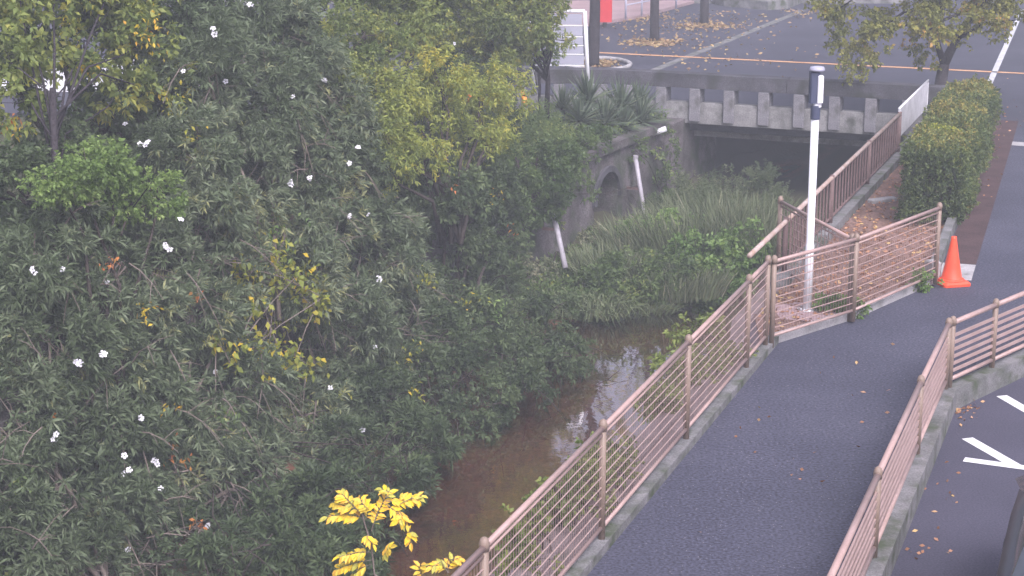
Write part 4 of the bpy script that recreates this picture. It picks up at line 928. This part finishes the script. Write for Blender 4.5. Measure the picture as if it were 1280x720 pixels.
grass_clump('long_grass', 'low grass patch between the shallows and the bright green plant', 'grass clump', bedp(790, 385, -1.9), (.8, .5), 500, .5, .015, 'grass', .6)
for px, py, rx, n_, l_, lab in ((870, 330, 1.1, 900, 1.5, 'tall grey green reeds in front of the culvert mouth'), (930, 320, 1.0, 900, 1.7, 'tall reeds growing against the bank railing'), (820, 325, 1.0, 800, 1.2, 'reeds between the thin whitish pipe and the culvert'), (900, 305, 1.3, 900, 1.5, 'dense reeds in the shadow of the culvert mouth'), (780, 345, .9, 700, .9, 'short reeds beneath the arched drain'), (845, 360, .9, 600, .8, 'short reeds behind the bright green leafy plant'), (960, 335, .6, 500, 1.5, 'narrow stand of reeds under the end of the handrail')):
    grass_clump('reed_stand', lab, 'reeds', bedp(px, py, -1.75), (rx, .9), int(n_ * 1.6), l_, .028, 'reed', .32, up=1.6)
b_ = bedp(880, 300); 
plant('leafy_thicket', 'tall leafy green thicket rising against the culvert mouth', 'shrub', b_, [(tuple(AT(px, py, Y_)), r_) for px, py, Y_, r_ in ((830, 270, 36.2, .5), (870, 255, 36.6, .6), (910, 250, 36.5, .6), (950, 255, 36.0, .55), (890, 285, 35.5, .6), (935, 290, 34.8, .5), (850, 295, 35.2, .5), (810, 295, 35.4, .45), (940, 232, 36.6, .3), (780, 300, 35.2, .4))], 'fine', 'thicket', .015, .85, cloud=False, twig_n=5, spread=.8)
def small(name, label, cat, base, lob, sty, mat, mult=1.0, r0=.012):
    return plant(name, label, cat, base, lob, sty, mat, r0, mult, cloud=False, twig_n=5, spread=.12)
b_ = bedp(890, 355); Y = b_[1]
small('leafy_plant', 'bright green broad leaved plant beside the end of the handrail', 'plant', b_, [(tuple(AT(px, py, Y + dy)), r_) for px, py, r_, dy in ((850, 345, .4, .1), (905, 325, .4, 0), (880, 335, .45, 0), (910, 345, .42, -.2), (860, 318, .35, .3), (925, 320, .4, .2), (895, 355, .35, -.4), (940, 300, .25, .3))], 'big', 'bright_leaf', 1.0)
b_ = bedp(815, 330); Y = b_[1]
small('leafy_plant', 'pale green leafy plant among reeds below the thin pipe', 'plant', b_, [(tuple(AT(px, py, Y + dy)), r_) for px, py, r_, dy in ((820, 300, .45, 0), (850, 300, .45, 0), (790, 310, .4, 0), (835, 325, .4, -.3))], 'mid', 'bright_leaf', .8)
b_ = bedp(800, 375); Y = b_[1]
small('leafy_plant', 'dull green leafy plant at the edge of the brown shallows', 'plant', b_, [(tuple(AT(px, py, Y + dy)), r_) for px, py, r_, dy in ((790, 345, .5, 0), (760, 350, .45, .2), (820, 350, .4, 0), (770, 375, .4, -.2), (840, 340, .4, .3), (740, 370, .4, -.1), (715, 395, .4, -.3))], 'mid', 'mid_leaf', .8)
# plants on the ledge edge behind the long fence
for k, (y_, h_, lab) in enumerate(((17.0, .5, 'light green leafy weed behind the fence nearest the yellow sapling'), (17.7, .5, 'bushy light green weed behind the fence over the reflecting water'), (16.3, .45, 'light green weed behind the fence over the bright reflections'), (15.5, .4, 'low green weed at the ledge edge behind the fence'), (19.6, .22, 'sparse low weed on the bare stretch of ledge behind the fence'))):
    ex = edge_x(y_) - .02
    small('ledge_weed', lab, 'plant', (ex + .06, y_, 0.02), [((ex + random.uniform(-.2, .1), y_ + random.uniform(-.3, .3), h_ * random.uniform(.0, .8)), .16) for _ in range(6)], 'round', 'weed_leaf', .65)
for y_, lab in ((21.9, 'yellow green leafy shrub behind the fence near its corner post'), (20.9, 'small yellow green shrub hanging over the ledge behind the fence')):
    ex = edge_x(y_)
    small('ledge_shrub', lab, 'plant', (ex + .06, y_, 0.02), [((ex + random.uniform(-.35, .1), y_ + random.uniform(-.4, .4), random.uniform(-.35, .4)), .19) for _ in range(6)], 'mid', 'weed_leaf', .55)
for px, py, lab in ((1040, 388, 'small green weed by the base of the fence near the lamp footing'), (1064, 392, 'tiny green weed at the foot of the middle fence post'), (1153, 358, 'tiny green weed at the foot of the end fence post')):
    g_ = G(px, py, .05)
    small('ground_weed', lab, 'weed', tuple(g_), [((g_.x + random.uniform(-.1, .1), g_.y + random.uniform(-.1, .1), .1), .12) for _ in range(3)], 'round', 'bright_leaf', .9, .006)

# ---------------------------------------------------------------- yuccas on the bank beside the bridge
n_ = 110
el = np.radians(rng.uniform(-15, 85, n_)); az_ = rng.random(n_) * 2 * math.pi
D = np.stack([np.cos(el) * np.cos(az_), np.cos(el) * np.sin(az_), np.sin(el)], 1)
yuc = blade_mesh('blades', D * .04 + np.array([0, 0, .28]), D, .50 * (.8 + .3 * rng.random(n_)), .042 * np.ones(n_), np.clip(rng.normal(.5, .25, n_), 0, 1), M['yucca'], .08, 2)
mb = MB(); mb.tube([(0, 0, -.15), (.01, 0, .15), (0, .01, .32)], [.07, .06, .05], 8); ytr = mb.mesh('trunk', M['bark'], True)
for px, py, Y, sc, lab in ((735, 140, 38.4, 1.1, 'tall spiky yucca in front of the lavender board'), (775, 150, 39.2, 1.15, 'spiky yucca under the bend of the bridge parapet'), (797, 152, 39.6, 1.1, 'spiky yucca closest to the bridge parapet piers'), (755, 168, 37.9, 1.0, 'low spiky yucca between the two tall ones'), (724, 165, 37.4, 1.0, 'spiky yucca above the river wall coping'), (800, 175, 38.9, .95, 'spiky yucca overhanging the bridge abutment'), (703, 150, 37.6, .9, 'small spiky yucca beside the dark sapling trunk'), (778, 178, 38.2, .85, 'small spiky yucca above the thin whitish pipe')):
    sc *= 1.3
    p = AT(px, py, Y); b_ = Vector((p.x, p.y, -0.06)); hh = max(.0, p.z + .06 - .1)
    t = thing('yucca', lab, 'yucca', tuple(b_), random.uniform(0, 6))
    s_ = max(.6, min(3, (p.z + .3) / .4))
    link('trunk', ytr, t, scale=(1, 1, max(.7, p.z / .3 + .9)))
    link('blades', yuc, t, loc=(0, 0, .3 * max(.7, p.z / .3 + .9) - .28 * sc), scale=(sc, sc, sc))
# low cover on the bank top around the yuccas
n_ = 18000
P = np.stack([rng.uniform(-3.5, 3.4, n_), rng.uniform(34.0, 40.8, n_), np.zeros(n_)], 1)
P = P[P[:, 0] < wall_x(P[:, 1]) - .1]; n_ = len(P)
P[:, 2] = -.05 + .35 * rng.random(n_) * (.4 + .6 * np.sin(P[:, 0] * 2.1) ** 2)
D = unit(rng.normal(size=(n_, 3)) + np.array([0, -.2, .8]))
link('bank_cover', leaf_mesh('bank_cover', P, D, .10 * (.6 + .6 * rng.random(n_)), .04 * np.ones(n_), np.clip(rng.normal(.5, .25, n_), 0, 1), M['mid_leaf']), kind='stuff', label='low leafy ground cover between the yuccas', category='ground cover')
# green undergrowth low on the left berm
n_ = 26000
Yv = rng.uniform(17, 36, n_); dv = rng.uniform(.05, 1.15, n_)
P = np.stack([wall_x(Yv) + dv * 1.08, Yv, np.full(n_, -1.85) - .06 * dv + .30 * rng.random(n_) ** 1.5], 1)
D = unit(rng.normal(size=(n_, 3)) + np.array([0, -.2, .9]))
link('berm_undergrowth', leaf_mesh('berm_undergrowth', P, D, .11 * (.6 + .6 * rng.random(n_)), .04 * np.ones(n_), np.clip(rng.normal(.45, .25, n_), 0, 1), M['mid_leaf']), kind='stuff', label='green undergrowth along the foot of the river wall', category='undergrowth')

# ---------------------------------------------------------------- hedge
h0, h1, h2, h3 = (6.33, 29.3), (7.28, 29.2), (9.6, 36.6), (8.78, 37.0)
hg = thing('clipped_hedge', 'boxy clipped green hedge with yellowing top beside the soil plot', 'hedge', (6.7, 29.5, 0.03))
def hp(u, v_, z):                                   # u across, v along
    a_ = np.array(h0)[None] * (1 - v_)[:, None] + np.array(h3)[None] * v_[:, None]
    b_ = np.array(h1)[None] * (1 - v_)[:, None] + np.array(h2)[None] * v_[:, None]
    xy = a_ * (1 - u)[:, None] + b_ * u[:, None]
    return np.concatenate([xy, z[:, None]], 1)
ns = 9000
u, v_, z = rng.random(ns), rng.random(ns), .08 + 1.14 * rng.random(ns)
face = rng.choice(5, ns, p=[.36, .12, .04, .22, .26]); dpt = .16 * rng.random(ns)
nrm = np.zeros((ns, 3))
z[face == 0] = 1.25 - dpt[face == 0]; nrm[face == 0] = (0, 0, 1)
v_[face == 1] = dpt[face == 1] / 7.5; nrm[face == 1] = (-.1, -1, .1)
v_[face == 2] = 1 - dpt[face == 2] / 7.5; nrm[face == 2] = (.1, 1, .1)
u[face == 3] = dpt[face == 3]; nrm[face == 3] = (-1, .1, .1)
u[face == 4] = 1 - dpt[face == 4]; nrm[face == 4] = (1, -.1, .1)
P0 = hp(u, v_, z)
lump = .06 * np.sin(P0[:, 0] * 5.1 + P0[:, 2] * 4) + .06 * np.sin(P0[:, 1] * 3.7 + P0[:, 0] * 2) + .04 * rng.normal(size=ns)
P0 = P0 + nrm * lump[:, None]
k = 11; N_ = ns * k
ax = unit(nrm + .5 * rng.normal(size=(ns, 3)) + np.array([0, 0, .4]))
ax_ = np.repeat(ax, k, 0); D = unit(ax_ + 1.0 * rng.normal(size=(N_, 3)))
P = np.repeat(P0, k, 0) + ax_ * .08 * rng.random((N_, 1))
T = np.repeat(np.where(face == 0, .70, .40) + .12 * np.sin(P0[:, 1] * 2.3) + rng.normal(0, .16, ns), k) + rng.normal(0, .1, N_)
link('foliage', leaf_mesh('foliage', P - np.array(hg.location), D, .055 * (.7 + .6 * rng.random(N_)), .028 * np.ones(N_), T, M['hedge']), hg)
mb = MB()
for k_ in range(14):
    for uu in (.3, .7):
        p = hp(np.array([uu]), np.array([(k_ + .5) / 14]), np.array([0.]))[0]
        b_ = Vector(p) - Vector(hg.location)
        mb.tube([b_, b_ + Vector((.03, .02, .5)), b_ + Vector((-.05, .05, 1.05))], [.03, .025, .012], 5)
        for j in range(5):
            mb.tube([b_ + Vector((.02, .02, .35 + .1 * j)), b_ + Vector((random.uniform(-.35, .35), random.uniform(-.3, .3), .65 + .1 * j))], [.014, .006], 4, False)
mb.build('stems', M['bark'], hg, True)
n_ = 160
P = np.concatenate([AT(1165 + 30 * s_, 178 + 9 * s_, 31.3 + .2 * s_) for s_ in ()] or [np.zeros(0)])
fr_p = np.array([AT(1163, 172, 31.2), AT(1200, 186, 30.6)])
tt = rng.random(n_)[:, None]; P = fr_p[0] * (1 - tt) + fr_p[1] * tt + rng.normal(size=(n_, 3)) * np.array([.05, .05, .03]); P[:, 2] = 1.32 + .06 * rng.random(n_)
D = unit(rng.normal(size=(n_, 3)) + np.array([0, 0, .5]))
link('stray_shoots', leaf_mesh('stray_shoots', P - np.array(hg.location), D, .06 * np.ones(n_), .03 * np.ones(n_), rng.random(n_) * .6 + .2, M['yg_leaf']), hg, kind='stuff')

# ---------------------------------------------------------------- maple by the bridge
mb_ = AT(1172, 112, 39.6); mbase = Vector((mb_.x, 39.6, 0.0))
mp = thing('maple_tree', 'maple with drooping yellow green leaves behind the clipped hedge', 'tree', tuple(mbase))
def ml(px, py, Y): return Vector(AT(px, py, Y)) - mbase
mb = MB()
fork = ml(1180, 80, 39.6)
mb.tube([Vector((0, 0, -.1)), Vector((.02, 0, .5)), fork], [.17, .14, .12], 9)
mb.tube([fork, ml(1195, 50, 39.7), ml(1225, 5, 39.9), ml(1260, -50, 40.2), ml(1290, -120, 40)], [.11, .09, .075, .05, .03], 8)
mb.tube([fork, ml(1172, 55, 39.5), ml(1178, 10, 39.5), ml(1170, -60, 39.3), ml(1150, -130, 39.5)], [.085, .07, .06, .05, .03], 8)
limbs = [(1178, 10, 1130, 15, 1080, 50), (1170, -60, 1110, -30, 1050, 10), (1195, 50, 1230, 30, 1270, 25), (1178, 20, 1150, 25, 1110, 40), (1225, 5, 1180, 25, 1150, 45), (1170, -60, 1100, -90, 1020, -30), (1260, -50, 1300, -40, 1330, 0)]
for a0, b0, a1, b1, a2, b2 in limbs:
    yy = 39.5 + random.uniform(-.8, .5)
    mb.tube([ml(a0, b0, 39.5), ml(a1, b1, (39.5 + yy) / 2), ml(a2, b2, yy)], [.045, .03, .012], 6)
mb.build('trunk', M['bark_dark'], mp, True)
ml_ = []
for px, py, r_, dy in ((1035, 8, .35, 0), (1060, 20, .35, -.2), (1085, 30, .35, -.4), (1065, 50, .35, -.3), (1075, 75, .28, -.3), (1068, 90, .2, -.3), (1095, 55, .3, -.1), (1110, 20, .35, 0), (1150, 25, .32, -.5), (1165, 38, .3, -.7), (1185, 30, .35, -.4), (1215, 25, .35, -.3), (1245, 22, .35, -.2), (1240, 5, .4, 0), (1280, 5, .5, .2), (1200, 0, .4, .3), (1150, -10, .5, 0), (1150, 60, .2, .3), (1200, 48, .22, .2), (1160, 75, .16, .2), (1140, -70, 1.2, 0), (1220, -90, 1.4, .3), (1060, -60, .9, 0), (1290, -70, 1.2, .3), (1180, -160, 1.5, 0), (1250, 48, .14, .0), (1128, 40, .2, -.2)):
    ml_.append((tuple(AT(px, py, 39.5 + dy)), (r_ * 1.25, r_ * 1.2, r_ * .62)))
P, D, L, W_, T = crown(ml_, 'maple', .6)
link('crown', leaf_mesh('crown', P - np.array(mbase), D, L, W_, T, M['maple']), mp)

# ---------------------------------------------------------------- street trees across the bridge (crowns stand above the frame)
tl = [((0, 0, 7.0), (1.0, 1.0, .8)), ((.9, .3, 6.6), .55), ((-.8, -.4, 6.7), .6), ((.1, .3, 7.9), .7), ((.3, -.5, 5.2), .3), ((-.4, .2, 4.6), .25)]
P, D, L, W_, T = crown(tl, 'big', .07)
cme = leaf_mesh('crown', P, D, L * 1.2, W_ * 1.2, T, M['yg_leaf'])
for px, py, r_, rz, lab in ((742, 82, .15, 0, 'dark tree trunk rising from the white rimmed pit beside the board'), (818, 52, .135, 2, 'dark street tree trunk ringed by fallen orange leaves'), (880, 30, .14, 4, 'dark street tree trunk nearest the traffic island')):
    g_ = G(px, py); t = thing('street_tree', lab, 'tree', tuple(g_), rz)
    mb = MB(); mb.tube([(0, 0, -.1), (0, 0, .25), (.02, .01, 1.5), (.0, .03, 4.6), (.05, 0, 7.4)], [r_ * 1.15, r_ * 1.02, r_ * .95, r_ * .8, r_ * .4], 12)
    for k_ in range(7):
        a_ = k_ * .9; mb.tube([(0, .02, 4.6 + .2 * k_), (.5 * math.cos(a_), .5 * math.sin(a_), 5.4 + .2 * k_), (.9 * math.cos(a_), .9 * math.sin(a_), 6.2 + .2 * k_)], [r_ * .4, r_ * .28, r_ * .1], 6)
    mb.build('trunk', M['bark_dark'], t, True)
    link('crown', cme, t)
pit = G(748, 82)
mb = MB(); ring = [(pit.x + 0.85 * math.cos(a_), pit.y + 1.2 * math.sin(a_), .05) for a_ in np.linspace(0, 2 * math.pi, 29)]
mb.tube(ring, .06, 6); struct(mb.build('tree_pit_kerb', M['concrete_pale'], None, True))

# ---------------------------------------------------------------- yellow sapling at the ledge
sbase = Vector((edge_x(13.9) - .02, 13.9, -0.02))
sp_ = thing('yellow_sapling', 'young sapling with bright yellow paired leaves leaning over the stream', 'sapling', tuple(sbase))
def sl(px, py, Y=14.0): return Vector(AT(px, py, Y)) - sbase
M['yl'] = []
for nm, c in (('a', (.74, .52, .03)), ('b', (.62, .46, .05)), ('c', (.76, .46, .06)), ('d', (.42, .40, .07))):
    M['yl'].append(surf('sapling_leaf_' + nm, [(.3, tuple(x * .85 for x in c)), (.7, c)], 30, 4, .55, 0, 60, .08, .3))
lm = []
for m_ in M['yl']:
    mb = MB(); ll, ww = .085, .018
    mb.add([(0, 0, 0), (ll * .3, ww * .9, .006), (ll * .65, ww * .85, .004), (ll, 0, -.012), (ll * .65, -ww * .85, .004), (ll * .3, -ww * .9, .006), (ll * .5, 0, -.003)], [(0, 6, 1), (1, 6, 2), (2, 6, 3), (3, 6, 4), (4, 6, 5), (5, 6, 0)])
    lm.append(mb.mesh('leaf', m_))
mb = MB()
main = [Vector((0, 0, -.05)), sl(468, 718), sl(464, 680), sl(456, 655), sl(452, 640)]
mb.tube(main, [.011, .009, .008, .006, .004], 6)
fronds = [((464, 664), (472, 640), (482, 622)), ((482, 622), (490, 616), (478, 612)), ((482, 626), (500, 628), (526, 620)), ((482, 630), (497, 640), (508, 655)), ((456, 650), (440, 640), (410, 646)), ((454, 645), (435, 625), (428, 618)), ((455, 646), (455, 632), (450, 622)), ((456, 650), (464, 640), (452, 628)), ((460, 668), (458, 672), (466, 680)), ((508, 668), (512, 660), (514, 678)), ((464, 690), (448, 690), (424, 696)), ((464, 700), (440, 704), (422, 712)), ((464, 705), (446, 712), (442, 722)), ((478, 700), (482, 690), (488, 684)), ((560, 716), (552, 702), (540, 708)), ((560, 716), (560, 700), (572, 698)), ((530, 722), (522, 712), (526, 706)), ((446, 636), (430, 632), (420, 630)), ((500, 630), (515, 622), (522, 626)), ((500, 640), (506, 648), (498, 650))]
for a_, b_, c_ in fronds:
    dy = random.uniform(-.12, .12)
    A, B, C = sl(*a_), sl(*b_, 14.0 + dy * .5), sl(*c_, 14.0 + dy)
    mb.tube([A, B, C], [.004, .003, .002], 4, False)
    n_ = max(4, int(((C - A).length) / .032))
    for i in range(n_ + 1):
        u = .2 + .8 * i / n_
        p = A * (1 - u) ** 2 + B * 2 * u * (1 - u) + C * u * u
        tg = ((B - A) * (1 - u) + (C - B) * u).normalized()
        sd = tg.cross(Vector((0, -.6, 1))).normalized()
        for s_ in ((-1, 1) if i < n_ else (0,)):
            d = (tg * .7 + sd * s_ * .8 + Vector((0, -.15, -.25)) + Vector((random.gauss(0, .15), random.gauss(0, .15), random.gauss(0, .15)))).normalized()
            zz = Vector((random.gauss(0, .4), -.7 + random.gauss(0, .3), 1)).normalized(); yv = zz.cross(d).normalized(); zz = d.cross(yv)
            rot = Matrix((d, yv, zz)).transposed().to_euler()
            s0 = random.uniform(.75, 1.15)
            link('leaf', random.choice(lm[:3] + lm), sp_, p, rot, (s0, s0 * 1.1, s0))
mb.build('stems', M['twig'], sp_, True)

# ---------------------------------------------------------------- fallen leaves
def litter(name, label, pts, mat, l=.07):
    P = np.array(pts); n_ = len(P)
    D = unit(rng.normal(size=(n_, 3)) * np.array([1, 1, .15]))
    V_ = leaf_mesh(name, P, D, l * (.6 + .7 * rng.random(n_)), l * .6 * np.ones(n_), rng.random(n_), M[mat], .12, .0)
    link(name, V_, kind='stuff', label=label, category='leaves')
def in_poly(x, y, poly):
    c = False; j = len(poly) - 1
    for i in range(len(poly)):
        if (poly[i][1] > y) != (poly[j][1] > y) and x < (poly[j][0] - poly[i][0]) * (y - poly[i][1]) / (poly[j][1] - poly[i][1]) + poly[i][0]: c = not c
        j = i
    return c
pts = []
while len(pts) < 1900:
    x, y = random.uniform(3, 10.5), random.uniform(22.4, 39)
    if random.random() < math.exp(-max(0, y - 27) / 7) + .12 and in_poly(x, y, soil): pts.append((x, y, .045 + .015 * random.random()))
litter('fallen_leaves', 'scattered brown leaves over the red soil plot', pts, 'litter')
pts = []
for px, py, sx, sy, n_ in ((818, 54, 32, 4, 520), (880, 33, 34, 4, 360), (752, 80, 20, 4, 300), (840, 40, 70, 22, 260), (900, 25, 80, 18, 160), (800, 22, 40, 6, 260), (900, 70, 120, 22, 110), (1000, 15, 20, 8, 80)):
    for _ in range(n_):
        g_ = G(random.gauss(px, sx * .6), random.gauss(py, sy * .6)); pts.append((g_.x, g_.y, .014 + .02 * random.random()))
litter('fallen_leaves', 'yellow brown leaves fallen round the street tree trunks', [p for p in pts if p[1] > 42.2 and p[1] < 64], 'litter_yellow', .12)
pts = []
for px, py, sx, sy, n_ in ((1199, 512, 16, 12, 110), (1200, 490, 30, 20, 16), (1180, 580, 25, 60, 14), (1150, 690, 25, 20, 8), (1190, 620, 8, 8, 3), (1160, 660, 40, 50, 8)):
    for _ in range(n_):
        g_ = G(random.gauss(px, sx * .6), random.gauss(py, sy * .6), PARK)
        pts.append((g_.x, g_.y, PARK + .008 + .008 * random.random()))
litter('fallen_leaves', 'dry orange leaves drifted into the corner of the parking area', [p for p in pts if p[0] > RC.x + rs.x * (p[1] - RC.y) + .16 and p[1] < RC.y + (p[0] - RC.x) * reast.y / reast.x - .2], 'litter', .055)
pts = []
for px, py, sx, sy, n_ in ((1232, 165, 12, 20, 140), (1220, 200, 14, 40, 90), (1250, 150, 30, 40, 50), (950, 560, 120, 90, 16), (1060, 480, 80, 60, 10), (1228, 140, 14, 10, 60)):
    for _ in range(n_):
        g_ = G(random.gauss(px, sx * .6), random.gauss(py, sy * .6)); pts.append((g_.x, g_.y, .016 + .012 * random.random()))
litter('fallen_leaves', 'brown leaves lying on the asphalt path and in the gutter', pts, 'litter', .06)

# ---------------------------------------------------------------- air
hz, N, L = mat_new('thin_haze')
pv = N.new('ShaderNodeVolumePrincipled'); pv.inputs['Color'].default_value = (.90, .95, 1.0, 1); pv.inputs['Density'].default_value = 0.0039; pv.inputs['Anisotropy'].default_value = 0.0
ho = N.new('ShaderNodeOutputMaterial'); L.new(pv.outputs[0], ho.inputs['Volume'])
mb = MB(); mb.box((0, 740, 4.5), (1420, 1560, 18)); link('haze', mb.mesh('haze', hz), None, kind='stuff')
